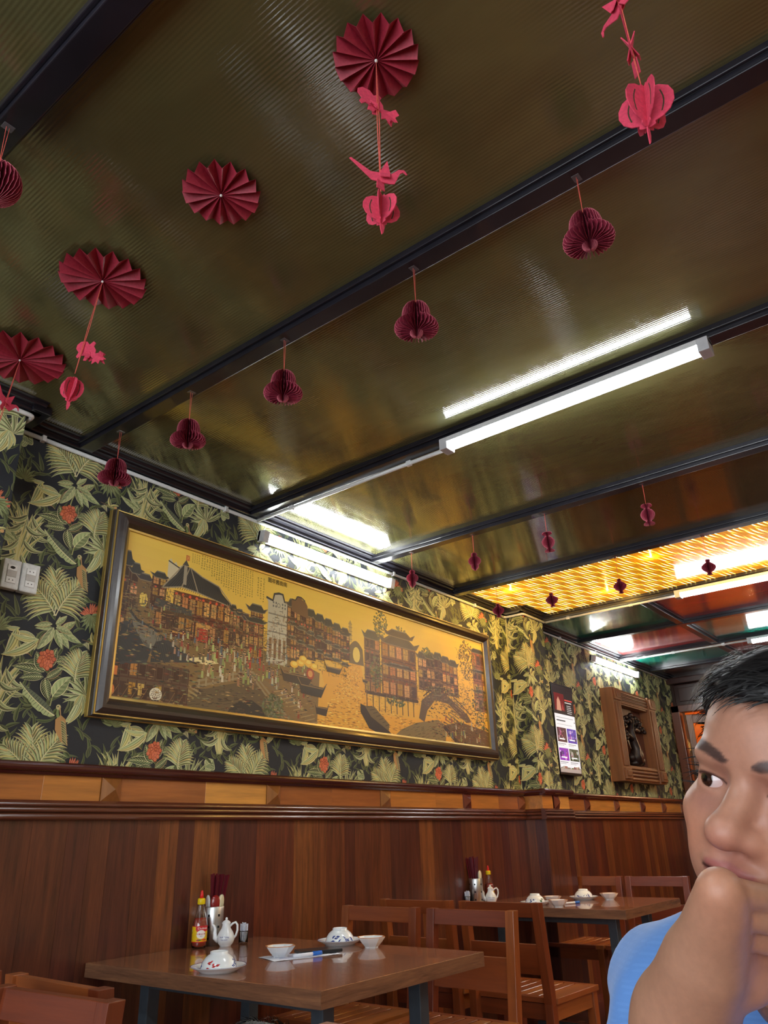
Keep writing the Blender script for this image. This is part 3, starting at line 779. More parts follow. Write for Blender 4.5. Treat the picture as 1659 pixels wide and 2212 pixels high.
# river-side terraces, centre
for i in range(7):
    x = 1.07 + .075 * i; hh = .44 + .24 - .014 * i
    awall(x, x + .08, .34 + .012 * i, hh - .03, (96, 70, 46), 4, 3, .65); aroof(x - .008, x + .09, hh - .035, .045, (70, 66, 54), .02); aroof(x - .004, x + .085, hh - .14, .02, (78, 70, 54), .01); aroof(x - .004, x + .085, hh - .22, .018, (74, 66, 50), .01)
art.poly([(1.10, .62), (1.10, .69), (1.13, .69), (1.14, .715), (1.17, .72), (1.19, .70), (1.21, .70), (1.23, .675), (1.24, .60)], (110, 82, 54)); art.line([(1.10, .69), (1.13, .69), (1.15, .715), (1.18, .715), (1.21, .70)], .008, (60, 56, 50))
# right bank houses
atree(1.92, .70, .075, .085, 150, (104, 100, 58)); atree(2.12, .66, .09, .06, 110, (112, 104, 60))
awall(1.75, 1.90, .24, .60, (112, 78, 48), 4, 3, .6); aroof(1.735, 1.91, .585, .055, (86, 74, 54), .045)
awall(1.92, 2.29, .24, .60, (116, 74, 44), 3, 5, .8); aroof(1.90, 2.33, .585, .06, (84, 70, 50), .05); aroof(1.95, 2.28, .645, .045, (84, 70, 50), .045); aroof(1.91, 2.31, .44, .022, (84, 66, 46), .015)
for i in range(9):
    x = 1.76 + .06 * i; art.rect((x, .14), (x + .008, .26), (66, 48, 34))
art.rect((1.76, .235), (2.3, .255), (72, 52, 36)); atree(1.86, .38, .06, .10, 130, (92, 90, 50)); atree(2.06, .22, .10, .03, 70, (80, 78, 44))
for i in range(5):
    x = 2.32 + .095 * i; hh = .58 - .012 * abs(i - 2); awall(x, x + .10, .33, hh, (110, 80, 50), 3, 2, .55); aroof(x - .02, x + .12, hh - .01, .045, (84, 74, 54), .035)
atree(2.42, .60, .05, .03, 50, (104, 100, 60)); atree(2.62, .35, .2, .03, 80, (92, 84, 48))
awall(3.02, 3.2, .26, .70, (122, 72, 44), 4, 3, .6); aroof(2.99, 3.22, .70, .03); aroof(2.99, 3.22, .55, .02); aroof(2.99, 3.22, .40, .02)
atree(2.95, .62, .11, .15, 320, (112, 94, 50)); atree(3.08, .30, .1, .16, 160, (86, 82, 44)); atree(3.12, .08, .08, .08, 120, (80, 80, 44))
# arched bridge and stairs on the right bank
art.poly([(2.34, .26), (2.46, .33), (2.62, .34), (2.9, .22), (2.95, .17), (2.88, .16), (2.66, .27), (2.50, .28), (2.40, .20), (2.36, .12), (2.30, .14)], (92, 72, 48))
art.line([(2.36, .29), (2.48, .36), (2.64, .37), (2.95, .22)], .008, (62, 46, 34))
for i in range(14): u = 2.40 + .038 * i; art.line([(u, .30 + .03 * math.sin(i * .25) - max(0, i - 6) * .012), (u, .37 - max(0, i - 5) * .014)], .004, (60, 46, 34))
for i in range(12): art.line([(2.52 + .022 * i, .09 + .018 * i), (2.66 + .018 * i, .055 + .018 * i)], .009, vary((132, 104, 64), 14, ar))
art.poly([(2.02, 0), (2.10, .05), (2.26, .105), (2.52, .15), (2.62, .12), (2.6, 0)], (122, 104, 66))
for i in range(70): u, v = ar.uniform(2.1, 2.58), ar.uniform(0, .11); art.line([(u, v), (u + .03, v + .008)], .0025, vary((86, 70, 44), 14, ar))
art.poly([(2.58, .10), (2.74, -.0), (2.82, 0), (2.60, .125)], (62, 48, 36))
art.poly([(2.60, .12), (2.80, .16), (3.19, .12), (3.19, 0), (2.8, 0)], (96, 72, 44))
# stone bridge, balustrade, steps bottom left
art.poly([(.36, 0), (.40, .04), (.47, .094), (.63, .14), (.82, .19), (.90, .15), (1.10, 0)], (92, 76, 52))
art.poly([(.66, 0), (.70, .05), (.76, .085), (.83, .09), (.90, .06), (.94, 0)], (44, 40, 34))
for i in range(90): u, v = ar.uniform(.42, .8), ar.uniform(0, .12); art.line([(u, v), (u + .025, v + .004)], .003, vary((66, 54, 40), 10, ar))
for a, b in (((.47, .115), (.82, .215)), ((.47, .14), (.82, .24)), ((.82, .24), (1.1, .02)), ((.82, .215), (1.08, 0))): art.line([a, b], .011, (138, 120, 86))
for i in range(9): art.rect((.48 + .042 * i, .11 + .0125 * i), (.49 + .042 * i, .155 + .0125 * i), (148, 130, 94))
for i in range(7): art.line([(.29 + .022 * i, .03 + .014 * i), (.38 + .020 * i, .0 + .014 * i)], .010, vary((150, 128, 84), 12, ar))
atree(.98, .07, .075, .07, 200, (90, 92, 60))
# foreground tiled roofs and stall, bottom left
awall(0, .42, .02, .19, (84, 62, 44), 2, 9, .35, False)
for i in range(8): art.rect((.02 + .05 * i, .02), (.05 + .05 * i, .07), vary((64, 44, 32), 8, ar)); art.line([(.02 + .05 * i, .02), (.05 + .05 * i, .07)], .003, (120, 90, 56))
art.poly([(0, .335), (.08, .37), (.20, .25), (.18, .185), (0, .15)], (62, 62, 60)); art.poly([(.20, .30), (.24, .33), (.46, .235), (.44, .225), (.2, .19)], (58, 58, 56)); art.poly([(.07, .40), (.10, .37), (.22, .335), (.25, .30), (.22, .29), (.20, .25), (.16, .26), (.09, .345)], (112, 108, 92)); art.line([(.07, .405), (.11, .372), (.22, .34), (.25, .345)], .012, (52, 52, 50))
for i in range(26): art.line([(.002 + .0072 * i, .16 + .0016 * i), (.035 + .0062 * i, .345 - .0032 * i)], .0026, (38, 38, 38))
for i in range(20): art.line([(.205 + .011 * i, .197 + .0022 * i), (.225 + .009 * i, .318 - .0045 * i)], .0024, (36, 36, 36))
art.poly([(.40, .235), (.52, .225), (.60, .245), (.52, .265), (.44, .25)], (216, 198, 140)); art.disc((.245, .05), .034, (206, 198, 170), 14, .03)
for i in range(30): a = i * 2.4; d = .028 * math.sqrt(i / 30); art.disc((.245 + d * math.cos(a), .05 + d * .8 * math.sin(a)), .003, (108, 96, 76), 6)
art.rect((.012, .11), (.035, .15), (206, 120, 62)); art.disc((.018, .045), .013, (206, 124, 66), 12, .024)
# painterly dabs that break up the flat tints
for i in range(2600):
    u = ar.uniform(0, AW); top = .55 if u < .9 else .42
    if 1.3 < u < 2.4: continue
    v = ar.uniform(0, top); l = ar.uniform(.006, .022)
    art.poly([(u - l, v), (u, v + ar.uniform(.002, .005)), (u + l, v + ar.uniform(-.004, .004)), (u, v - ar.uniform(.002, .004))], vary(ar.choice([(70, 56, 42), (120, 92, 58), (54, 48, 42), (150, 118, 70), (98, 60, 40), (104, 104, 72)]), 16, ar))
# lattice, clutter and foliage strokes over the house fronts
for i in range(3000):
    u = ar.uniform(.02, AW - .02)
    top = .56 if u < .66 else .48 if u < .95 else .60 if u < 1.55 else .40 if u < 1.75 else .58 if u < 2.8 else .7
    lo = .30 if u < 1.6 else .22
    if 1.58 < u < 1.74: continue
    v = ar.uniform(lo, top); l = ar.uniform(.004, .014)
    if ar.random() < .5: art.rect((u - .0012, v - l), (u + .0012, v + l), vary(ar.choice([(60, 46, 36), (112, 86, 56), (84, 74, 52), (146, 116, 72)]), 16, ar))
    else: art.line([(u - l, v), (u + l, v + ar.uniform(-.003, .003))], .0026, vary(ar.choice([(54, 44, 36), (120, 98, 66), (92, 84, 56), (150, 112, 66)]), 16, ar))
# crowd
for i in range(150):
    u = ar.uniform(.12, 1.28); lo = .22 if u < .8 else .14; aperson(u, ar.uniform(lo, .36 if u > .3 else .46), 1.0 - .25 * (u < .3))
for i in range(46): aperson(ar.uniform(.5, .8), ar.uniform(.15, .30), 1.3)
for i in range(24): u = ar.uniform(.88, 1.2); aperson(u, max(.01, .24 - (u - .85) * .6 + ar.uniform(-.03, .05)), 1.3)
for i in range(26): aperson(ar.uniform(2.6, 3.1), ar.uniform(.02, .16), 1.1)
# boats
def aboat(x0, x1, y, h, c=(58, 46, 36)):
    art.poly([(x0, y + h), (x0 + (x1 - x0) * .12, y), (x0 + (x1 - x0) * .8, y - h * .1), (x1, y + h * .9), (x1 - (x1 - x0) * .1, y + h * .6), (x0 + (x1 - x0) * .1, y + h * .6)], c)
    art.line([(x0, y + h), (x0 + (x1 - x0) * .12, y + h * .55), (x1 - (x1 - x0) * .15, y + h * .5), (x1, y + h * .9)], .005, (132, 104, 66))
aboat(1.02, 1.30, .22, .08); aboat(1.16, 1.40, .17, .085, (48, 42, 36)); aboat(1.38, 1.54, .32, .05)
for p in ((1.13, .32), (1.18, .335), (1.24, .345), (1.29, .33), (1.20, .36)): art.disc(p, .032, (214, 168, 60), 12, .02); art.disc((p[0] + .004, p[1] + .004), .02, (232, 196, 92), 10, .011)
art.disc((1.26, .285), .032, (150, 66, 44), 12); art.disc((1.26, .285), .02, (196, 140, 80), 10)
art.poly([(1.70, .17), (1.78, .15), (1.99, .02), (2.03, .0), (1.9, -.0), (1.78, .03), (1.70, .12)], (56, 44, 34)); art.poly([(1.74, .16), (1.83, .165), (1.98, .07), (1.97, .03), (1.80, .10)], (104, 86, 54))
for i in range(7): art.line([(1.76 + .03 * i, .155 - .016 * i), (1.81 + .027 * i, .165 - .016 * i)], .004, (66, 52, 36))
aboat(1.30, 1.42, .07, .07); aboat(1.72, 1.78, .30, .03)
art.line([(.90, .20), (1.30, .02)], .02, (120, 98, 64)); 
for i in range(10): art.line([(.98 + .03 * i, .15 - .016 * i), (1.06 + .03 * i, .17 - .016 * i)], .006, vary((160, 130, 80), 10, ar))
# calligraphy: columns of small brushed characters
def glyph(x, y, s, c=(52, 40, 22)):
    for k in range(4):
        if ar.random() < .5: yy = y + ar.uniform(-.42, .42) * s; art.line([(x - s * ar.uniform(.2, .46), yy), (x + s * ar.uniform(.2, .46), yy + s * .06)], s * .13, c, s * .09)
        else: xx = x + ar.uniform(-.38, .38) * s; art.line([(xx, y + s * ar.uniform(.1, .48)), (xx + ar.uniform(-.14, .14) * s, y - s * ar.uniform(.1, .48))], s * .13, c, s * .08)
for k in range(22):
    u = .80 - .0165 * k; ln = (13 if k < 8 else 13 - (k - 8) * .62) + ar.uniform(-1, 1.4)
    for j in range(int(ln)): glyph(u, .778 - .0128 * j, .0105)
for k in range(3):
    for j in range(10 - k): glyph(.884 - .021 * k, .755 - .0142 * j, .012)
for k in range(4):
    for j in range(5): glyph(.435 - .014 * k, .772 - .0105 * j, .008)
art.rect((.352, .728), (.374, .756), (196, 110, 60))
for k in range(5): glyph(.363 + ar.uniform(-.005, .005), .742 + ar.uniform(-.008, .008), .010, (226, 178, 84))
art.p = [(q, tuple(min(255, int(v * 1.12 + 5)) for v in c)) for q, c in art.clipped(.0, .0, AW, AH).p]
M_ART = printed('painted_canvas', .42, spec=.35)
mobj('canvas', art.mesh('canvas', lambda u, v, h: (u, -h, v)), M_ART, fr)
MB().box((-.01, .002, -.01), (AW + .01, .03, AH + .01)).build('backing', plain('backing_card', (90, 70, 40), .8), fr)
M_INK = plain('black_ink', (48, 38, 22), .6)
text_mesh('圖年舊街南', .030, fr, M_INK, Matrix.Translation((.985, -.004, .760)) @ Matrix.Rotation(PI / 2, 4, 'X'), .0002, 'title_lettering')
# frame members, mitred, with gilt edges
M_FRAME = wood('bronze_brown_frame', [(58, 46, 40)], 'X', .3, .3, amp=.25)
M_GILT = plain('gilt_edge', (176, 150, 84), .35, metal=.6)
def member(p0, p1, q0, q1):
    """profile swept along one side; p = inner corners, q = outer corners (u, v)"""
    def sweep(prof, name, mat):
        b = MB(); n = len(prof); vs = []
        for (a, o) in ((p0, q0), (p1, q1)):
            for k, d in prof: vs.append((a[0] + (o[0] - a[0]) * k, -d, a[1] + (o[1] - a[1]) * k))
        fs = [tuple(range(n - 1, -1, -1)), tuple(range(n, 2 * n))] + [(i, (i + 1) % n, n + (i + 1) % n, n + i) for i in range(n)]
        b._add(vs, fs, 0, False); b.build(name, mat, fr)
    sweep([(.10, .0), (.10, .012), (.16, .020), (.28, .036), (.45, .045), (.62, .044), (.76, .034), (.84, .026), (.90, .024), (.90, -.030)], 'frame_member', M_FRAME)
    sweep([(-.02, -.002), (-.02, .010), (.10, .012), (.10, -.002)], 'gilt_fillet', M_GILT)
    sweep([(.88, .022), (.88, .027), (.93, .0275), (.95, .022)], 'gilt_fillet', M_GILT)
    sweep([(.90, -.030), (.90, .0215), (.98, .016), (1.0, .006), (1.0, -.030)], 'frame_edge', M_FRAME)
    sweep([(.99, -.030), (.99, -.006), (1.03, -.008), (1.03, -.030)], 'gilt_fillet', M_GILT)
ic = [(.012, .012), (AW - .012, .012), (AW - .012, AH - .012), (.012, AH - .012)]; oc = [(-.076, -.076), (AW + .07, -.076), (AW + .07, AH + .066), (-.076, AH + .066)]
for i in range(4): member(ic[i], ic[(i + 1) % 4], oc[i], oc[(i + 1) % 4])
# ------------------------------------------------------------------ lamps (LED battens), each with its own light-giving diffuser
M_LAMPBODY = plain('lamp_body', (206, 206, 208), .4)
M_ENDCAP = plain('lamp_end_cap', (188, 188, 192), .4)
M_TUBE = glow('lit_diffuser', (246, 252, 255), LAMP_W)
def batten(name, length, label, parts=True):
    o = empty(name)
    b = MB(); b.box((.0, -.032, .012), (length, .032, .036)); b.build('lamp_body', M_LAMPBODY, o, bevel=.003)
    n = 8; pts = [(-.030, .013)] + [(-.030 * math.cos(PI * i / n), .010 - .030 * math.sin(PI * i / n)) for i in range(n + 1)] + [(.030, .013)]
    b = MB(); b.prism(pts, lambda u, v, d: (d, u, v), .04, length - .04, smooth=True); b.build('diffuser', M_TUBE, o)
    for x0, x1 in ((0, .042), (length - .042, length)):
        MB().box((x0, -.034, -.022), (x1, .034, .034)).build('end_cap', M_ENDCAP, o, bevel=.004)
    return tag(o, label, 'lamp', 'fluorescent battens')
def put(o, M): o.matrix_world = M; return o
RX = Matrix.Rotation
# on the ceiling, running away from the wall (local X -> -Y)
def ceil_lamp(x, y, label, z=2.802):
    return put(batten('batten_lamp', 1.21, label), Matrix.Translation((x, y, z)) @ RX(-PI / 2, 4, 'Z'))
def wall_lamp(x, label, z=2.742, y=-.036, tilt=PI / 2 * .86):
    # diffuser faces out from the wall and slightly down
    return put(batten('batten_lamp', 1.21, label), Matrix.Translation((x, y, z)) @ RX(-tilt, 4, 'X'))
ceil_lamp(2.62, -1.335, 'long white batten lamp on the black ceiling beam, largest in view')
wall_lamp(2.70, 'white batten lamp on the wallpaper above the framed town painting')
ceil_lamp(5.80, -1.335, 'white batten lamp on the beam beside the amber panel')
wall_lamp(7.155, 'white batten lamp on the wallpaper above the carved wood panel')
ceil_lamp(7.86, -1.335, 'small far batten lamp just above the person in blue')
# further lamps of the same row, outside the view
ceil_lamp(-.57, -1.335, 'white batten lamp on the beam behind the camera')
ceil_lamp(-.57, -4.0, 'white batten lamp behind the camera near the right wall')
ceil_lamp(2.62, -4.0, 'white batten lamp on the same beam further from the wallpaper')
ceil_lamp(5.80, -4.0, 'white batten lamp by the amber panel near the right wall')

# ------------------------------------------------------------------ conduits
def conduit(pts, label, clips=(), r=.0098, elbows=True):
    o = empty('conduit', pts[0]); off = Vector(pts[0])
    P = [Vector(p) - off for p in pts]; path = [P[0]]
    for i in range(1, len(P) - 1):
        a = (P[i - 1] - P[i]).normalized(); b = (P[i + 1] - P[i]).normalized(); k = .022
        for s in range(5):
            q = s / 4; path.append(P[i] + a * k * (1 - q) ** 2 + b * k * q ** 2)
    path.append(P[-1])
    MB().tube(path, r, 10).build('pipe', M_PVC, o)
    for c in clips:
        c = Vector(c) - off
        MB().box((c.x - .009, c.y - .014, c.z - .013), (c.x + .009, c.y + .014, c.z + .016)).build('clip', M_PVC, o, bevel=.003)
    return tag(o, label, 'conduit')
conduit([(.3, -.166, 2.828), (1.272, -.166, 2.828), (1.272, -.028, 2.828)], 'short white conduit ending in an elbow at the top left corner', [(1.08, -.166, 2.828)])
conduit([(1.285, -.014, 2.828), (5.45, -.014, 2.828)], 'long white conduit along the top of the wallpaper above the painting',
        [(1.40, -.014, 2.828), (2.45, -.014, 2.828), (3.95, -.014, 2.828), (5.0, -.014, 2.828)])
conduit([(5.455, -.014, 2.828), (5.486, -.014, 2.828), (5.486, -.181, 2.828), (5.862, -.181, 2.828)], 'short white conduit bent round the top of the wallpapered pillar')
conduit([(5.875, -.19, 2.828), (5.875, -1.33, 2.828)], 'white conduit from the pillar to the lamp beside the amber panel', [(5.875, -.4, 2.828), (5.875, -.95, 2.828)])
conduit([(2.672, -.03, 2.826), (2.672, -1.33, 2.826)], 'white conduit on the black beam leading to the largest batten lamp', [(2.672, -.3, 2.826), (2.672, -1.1, 2.826)])
conduit([(5.90, -.014, 2.828), (9.5, -.014, 2.828)], 'thin white conduit along the wallpaper beyond the pillar', [(6.5, -.014, 2.828), (7.3, -.014, 2.828)], .008)
conduit([(7.90, -.03, 2.826), (7.90, -1.33, 2.826)], 'white conduit crossing the red and green ceiling squares', [(7.90, -.3, 2.826), (7.90, -.6, 2.826), (7.90, -1.1, 2.826)])

# ------------------------------------------------------------------ paper decorations
def paper(name, c, rough=.75):
    t = NT(name); f = t.noise(t.coords(), 140, 4, .6)
    a = lin(c); t.link(t.ramp(f, [(.35, tuple(v * .86 for v in a)), (.65, tuple(min(1, v * 1.12) for v in a))]).outputs[0], t.b.inputs['Base Color'])
    t.b.inputs['Roughness'].default_value = rough; t.b.inputs['Specular IOR Level'].default_value = .3
    t.bump(f, .15, .001)
    return t.m
M_CRIM = paper('crimson_paper', (158, 44, 62), .5)
M_HONEY = paper('dark_red_tissue', (140, 40, 62))
M_CUT = paper('pale_cut_paper_edge', (206, 112, 124))
M_FELT = paper('pink_red_felt', (206, 66, 92), .9)
M_STRING = paper('salmon_thread', (214, 96, 84))
M_TAPE = plain('clear_tape', (90, 88, 92), .15, coat=.5)
M_KNOT = plain('white_bead', (230, 228, 224), .4)

def rosette(x, y, r, n, label, rot=0.0, tilt=(0, 0), z=2.862):
    o = empty('paper_rosette', (x, y, z), rot); o.rotation_euler = (tilt[0], tilt[1], rot)
    vs = []; fs = []; N = 2 * n; rr = random.Random(int(r * 1e5))
    for k in range(N):
        a = 2 * PI * k / N; h = .011 * (1 if k % 2 else -1)
        for q, rad in ((0, .004), (1, r * .5), (2, r * (1.0 + (.02 if k % 2 else -.045) + rr.uniform(-.008, .008)))):
            vs.append((rad * math.cos(a), rad * math.sin(a), h * (.25, .75, 1.15)[q]))
    for k in range(N):
        j = (k + 1) % N
        for q in range(2): fs.append((k * 3 + q, j * 3 + q, j * 3 + q + 1, k * 3 + q + 1))
    me = bpy.data.meshes.new('pleated_paper'); me.from_pydata(vs, [], fs); me.update()
    p = mobj('pleated_paper', me, M_CRIM, o)
    md = p.modifiers.new('thickness', 'SOLIDIFY'); md.thickness = .0007
    MB().ball((0, 0, -.004), .0042, 8, 6).build('centre_knot', M_KNOT, o)
    return tag(o, label, 'paper fan', 'pleated red rosettes on the ceiling')
rosette(.977, -2.264, .103, 16, 'red pleated paper rosette with a crane garland hanging from its centre', .2)
rosette(1.011, -1.664, .110, 16, 'red pleated paper rosette on the ceiling with nothing hanging from it', .5)
rosette(1.0, -1.088, .137, 17, 'red pleated paper rosette with a goldfish garland hanging from it', .1)
rosette(1.049, -.465, .160, 17, 'red pleated paper rosette at the left edge above the column', .35)
rosette(1.0, -2.81, .11, 16, 'red pleated paper rosette above the right hand garland', .0)

def honey(name, prof, zt, leaves, s=1.0):
    """honeycomb paper body: radial leaves with touching zigzag rims"""
    b = MB(); rr = random.Random(len(prof) + leaves)
    for k in range(leaves):
        a = 2 * PI * k / leaves; w = 2 * PI / leaves * .46 * (1 if k % 2 else -1)
        pts = []; inn = []; zc = sum(z for r, z in prof) / len(prof)
        for i, (r, z) in enumerate(prof):
            wob = w * (.22 if i % 2 else -.22)
            pts.append(((r * s) * math.cos(a + wob), (r * s) * math.sin(a + wob), zt + z * s))
            ri = max(.001, r - .0011); zi = z + (zc - z) * .018
            inn.append(((ri * s) * math.cos(a + wob), (ri * s) * math.sin(a + wob), zt + zi * s))
        ax = [(0, 0, zt + z * s) for r, z in prof]
        n = len(prof)
        b._add(inn + ax, [(i, i + 1, n + i + 1, n + i) for i in range(n - 1)], 0, False)
        b._add(pts + inn, [(i, i + 1, n + i + 1, n + i) for i in range(n - 1)], 1, False)
    return b.mesh(name)
P_BELL = [(.004, 0), (.020, -.003), (.034, -.012), (.042, -.026), (.045, -.042), (.046, -.058), (.048, -.068), (.060, -.074), (.068, -.084), (.070, -.096), (.064, -.106), (.050, -.108), (.032, -.100), (.020, -.102), (.021, -.114), (.014, -.124), (.002, -.127)]
P_VASE = [(.006, 0), (.026, -.002), (.029, -.009), (.014, -.020), (.013, -.026), (.026, -.036), (.036, -.052), (.036, -.064), (.029, -.080), (.014, -.094), (.013, -.100), (.026, -.108), (.029, -.114), (.006, -.117)]
P_STACK = [(.004, 0), (.014, -.004), (.019, -.013), (.017, -.022), (.014, -.028), (.028, -.034), (.037, -.046), (.038, -.060), (.030, -.074), (.018, -.081), (.023, -.088), (.022, -.098), (.014, -.108), (.003, -.118)]
P_BULB = [(.004, 0), (.013, -.001), (.014, -.010), (.012, -.018), (.026, -.028), (.042, -.042), (.043, -.054), (.032, -.070), (.014, -.082), (.012, -.088), (.019, -.098), (.004, -.101)]
P_BALL = [(.003, 0)] + [(.058 * math.sin(PI * i / 12), -.058 + .058 * math.cos(PI * i / 12)) for i in range(1, 12)] + [(.003, -.116)]
HM = {'bell': honey('tissue_body', P_BELL, 0, 34), 'vase': honey('tissue_body', P_VASE, 0, 26), 'stack': honey('tissue_body', P_STACK, 0, 26), 'bulb': honey('tissue_body', P_BULB, 0, 18), 'ball': honey('tissue_body', P_BALL, 0, 34)}
def hanger(name, kind, x, y, ztop, label, cat, group, rot=0.0, dx=0.0, scale=1.0, zb=2.838, tape=True):
    o = empty(name, (x, y, zb))
    d = ztop - zb
    for s in (-.004, .004):
        MB().tube([(s, 0, 0), (dx * .5 + s * .6, 0, d * .5), (dx, 0, d - .004)], .0008, 5).build('thread', M_STRING, o)
    p = mobj('tissue_body', HM[kind], [M_HONEY, M_CUT], o, (dx, 0, d)); p.rotation_euler = (R.uniform(-.06, .06), R.uniform(-.06, .06), rot); p.scale = (scale,) * 3
    if tape: MB().box((-.014, -.011, -.0012), (.014, .011, .0006)).build('tape', M_TAPE, o, bevel=.0004)
    return tag(o, label, cat, group)
G1 = 'honeycomb bells along the second beam'
for i, (y, zt, lb) in enumerate([(-2.489, 2.708, 'nearest dark red honeycomb paper bell, furthest right on its beam'), (-1.921, 2.701, 'dark red honeycomb bell seen from below, second from the right on its beam'),
                                 (-1.334, 2.704, 'dark red honeycomb paper bell, middle one of five on its beam'), (-.799, 2.711, 'dark red honeycomb paper bell in front of the yellow reflection'),
                                 (-.309, 2.703, 'dark red honeycomb paper bell hanging against the wallpaper')]):
    hanger('paper_bell', 'bell', 1.595, y, zt, lb, 'paper bell', G1, i * .7)
hanger('paper_ball', 'ball', .508, -1.438, 2.706, 'round red honeycomb paper ball cut by the left edge of the photo', 'paper ball', None)
G2 = 'small honeycomb lanterns on the fourth beam'
for i, (y, kd, lb) in enumerate([(-1.871, 'vase', 'small red honeycomb lantern with flared ends, to the right on the fourth beam'), (-1.294, 'vase', 'small red flared honeycomb lantern below the batten lamp end'),
                                 (-.808, 'stack', 'small red tiered honeycomb lantern left of the flared ones'), (-.344, 'stack', 'small red tiered honeycomb lantern beside the wall lamp end'),
                                 (-2.53, 'vase', 'small red honeycomb lantern cut by the right edge of the photo')]):
    hanger('paper_lantern', kd, 3.715, y, 2.722, lb, 'paper lantern', G2, i * .4)
G3 = 'dark honeycomb lanterns before the amber panel'
for i, (y, zt, lb) in enumerate([(-1.875, 2.683, 'dark bulb shaped paper lantern above the long far batten lamp'), (-1.302, 2.688, 'dark bulb shaped paper lantern in the middle of the amber panel'),
                                 (-.808, 2.696, 'dark bulb shaped paper lantern over the pillar top'), (-.38, 2.706, 'dark bulb shaped paper lantern in front of the conduit bend')]):
    hanger('paper_lantern', 'bulb', 4.72, y, zt, lb, 'paper lantern', G3, i * .5)

# felt cut-outs
def plate(poly, name, parent, M, th=.0022, mat=None):
    b = MB(); b.prism(poly, lambda u, v, d: tuple(M @ Vector((u, d, v))), -th / 2, th / 2)
    return b.build(name, mat or M_FELT, parent, bevel=.0003, seg=1)
def felt_lantern(parent, z, h, w, rot=0.0, tail=True, lean=0.0, x=0.0):
    half = [(.10, .5), (.12, .44), (.26, .41), (.42, .30), (.5, .12), (.5, -.06), (.42, -.24), (.28, -.36), (.14, -.40), (.15, -.47), (.08, -.5)]
    g = parent
    for k in range(3):
        M = Matrix.Translation((x, 0, z)) @ Matrix.Rotation(lean, 4, 'Y') @ Matrix.Rotation(rot + k * PI / 3, 4, 'Z')
        pts = [(u * w, v * h) for u, v in half] + [(-u * w, v * h) for u, v in half[::-1]]
        plate(pts, 'lantern_leaf', g, M)
        for s in (-1, 1):
            ar_ = [(s * w * (.27 + .05 * math.sin(PI * i / 6)), h * (-.24 + .5 * i / 6)) for i in range(7)]
            b = MB()
            for side in (-1, 1):
                L = []; Rr = []
                for (u, v) in ar_: L.append((u - .0012, v)); Rr.append((u + .0012, v))
                b.prism(L + Rr[::-1], lambda u, v, d: tuple(M @ Vector((u, d, v))), side * .0012, side * .0015)
            b.build('slit', M_SLIT, g)
    if tail:
        M = Matrix.Translation((x, 0, z)) @ Matrix.Rotation(lean, 4, 'Y') @ Matrix.Rotation(rot + .3, 4, 'Z')
        plate([(-.004, -.5 * h), (.005, -.5 * h), (.008, -.62 * h), (.006, -.78 * h), (.002, -.86 * h), (-.002, -.70 * h)], 'tassel', g, M)
M_SLIT = plain('slit_shadow_card', (70, 60, 40), .9)
def felt_crane(parent, z, s, rot=0.0, x=0.0, tilt=0.0):
    T = Matrix.Translation((x, 0, z)) @ Matrix.Rotation(rot, 4, 'Z') @ Matrix.Rotation(tilt, 4, 'Y')
    body = [(-1.0, .62), (-.94, .66), (-.30, .12), (.18, .10), (.30, .02), (.62, .30), (.80, .30), (.90, .12), (.86, .10), (.76, .20), (.66, .14), (.46, -.34), (.30, -.36), (-.28, -.24)]
    plate([(u * s, v * s) for u, v in body], 'crane_body', parent, T)
    wing = [(-.02, -.22), (.30, -.22), (.34, .10), (.22, .52), (-.02, .12)]
    for k, a in ((1, .42), (-1, -.42)):
        plate([(u * s, v * s) for u, v in wing], 'wing', parent, T @ Matrix.Translation((0, 0, -.02 * s)) @ Matrix.Rotation(a, 4, 'X') @ Matrix.Translation((0, .004 * k, 0)))
    plate([(u * s, v * s) for u, v in [(-.16, -.62), (.16, -.62), (.14, -.24), (-.14, -.24)]], 'crane_base', parent, T @ Matrix.Rotation(.5, 4, 'Z'))
def felt_fish(parent, z, s, rot=0.0, x=0.0, tilt=0.0):
    """goldfish with frilled fins and tail"""
    T = Matrix.Translation((x, 0, z)) @ Matrix.Rotation(rot, 4, 'Z') @ Matrix.Rotation(tilt, 4, 'Y')
    body = [(-.95, .10), (-.85, .34), (-.55, .46), (-.30, .36), (-.2, .60), (-.02, .55), (.0, .36), (.22, .24), (.34, .06), (.62, .26), (.9, .22), (.86, .06), (1.02, -.10), (.82, -.16), (.86, -.36), (.64, -.30), (.52, -.5), (.36, -.2), (.16, -.18), (.10, -.46), (-.06, -.50), (-.12, -.26), (-.36, -.30), (-.44, -.52), (-.58, -.46), (-.60, -.22), (-.86, -.10)]
    plate([(u * s, v * s) for u, v in body], 'fish_body', parent, T)
    fin = [(-.30, .0), (.05, .05), (.30, -.30), (.10, -.42), (-.02, -.28), (-.16, -.40)]
    for k in (1, -1):
        plate([(u * s, v * s) for u, v in fin], 'fin', parent, T @ Matrix.Rotation(.55 * k, 4, 'X') @ Matrix.Translation((0, -.003 * k, 0)))
    plate([(u * s * .8 + .5 * s, v * s * .8) for u, v in [(0, 0), (.3, .4), (.6, .3), (.5, .1), (.75, .0), (.5, -.1), (.6, -.35), (.3, -.3)]], 'tail_fin', parent, T @ Matrix.Translation((.3 * s, 0, 0)) @ Matrix.Rotation(.9, 4, 'X') @ Matrix.Translation((-.3 * s, 0, 0)))
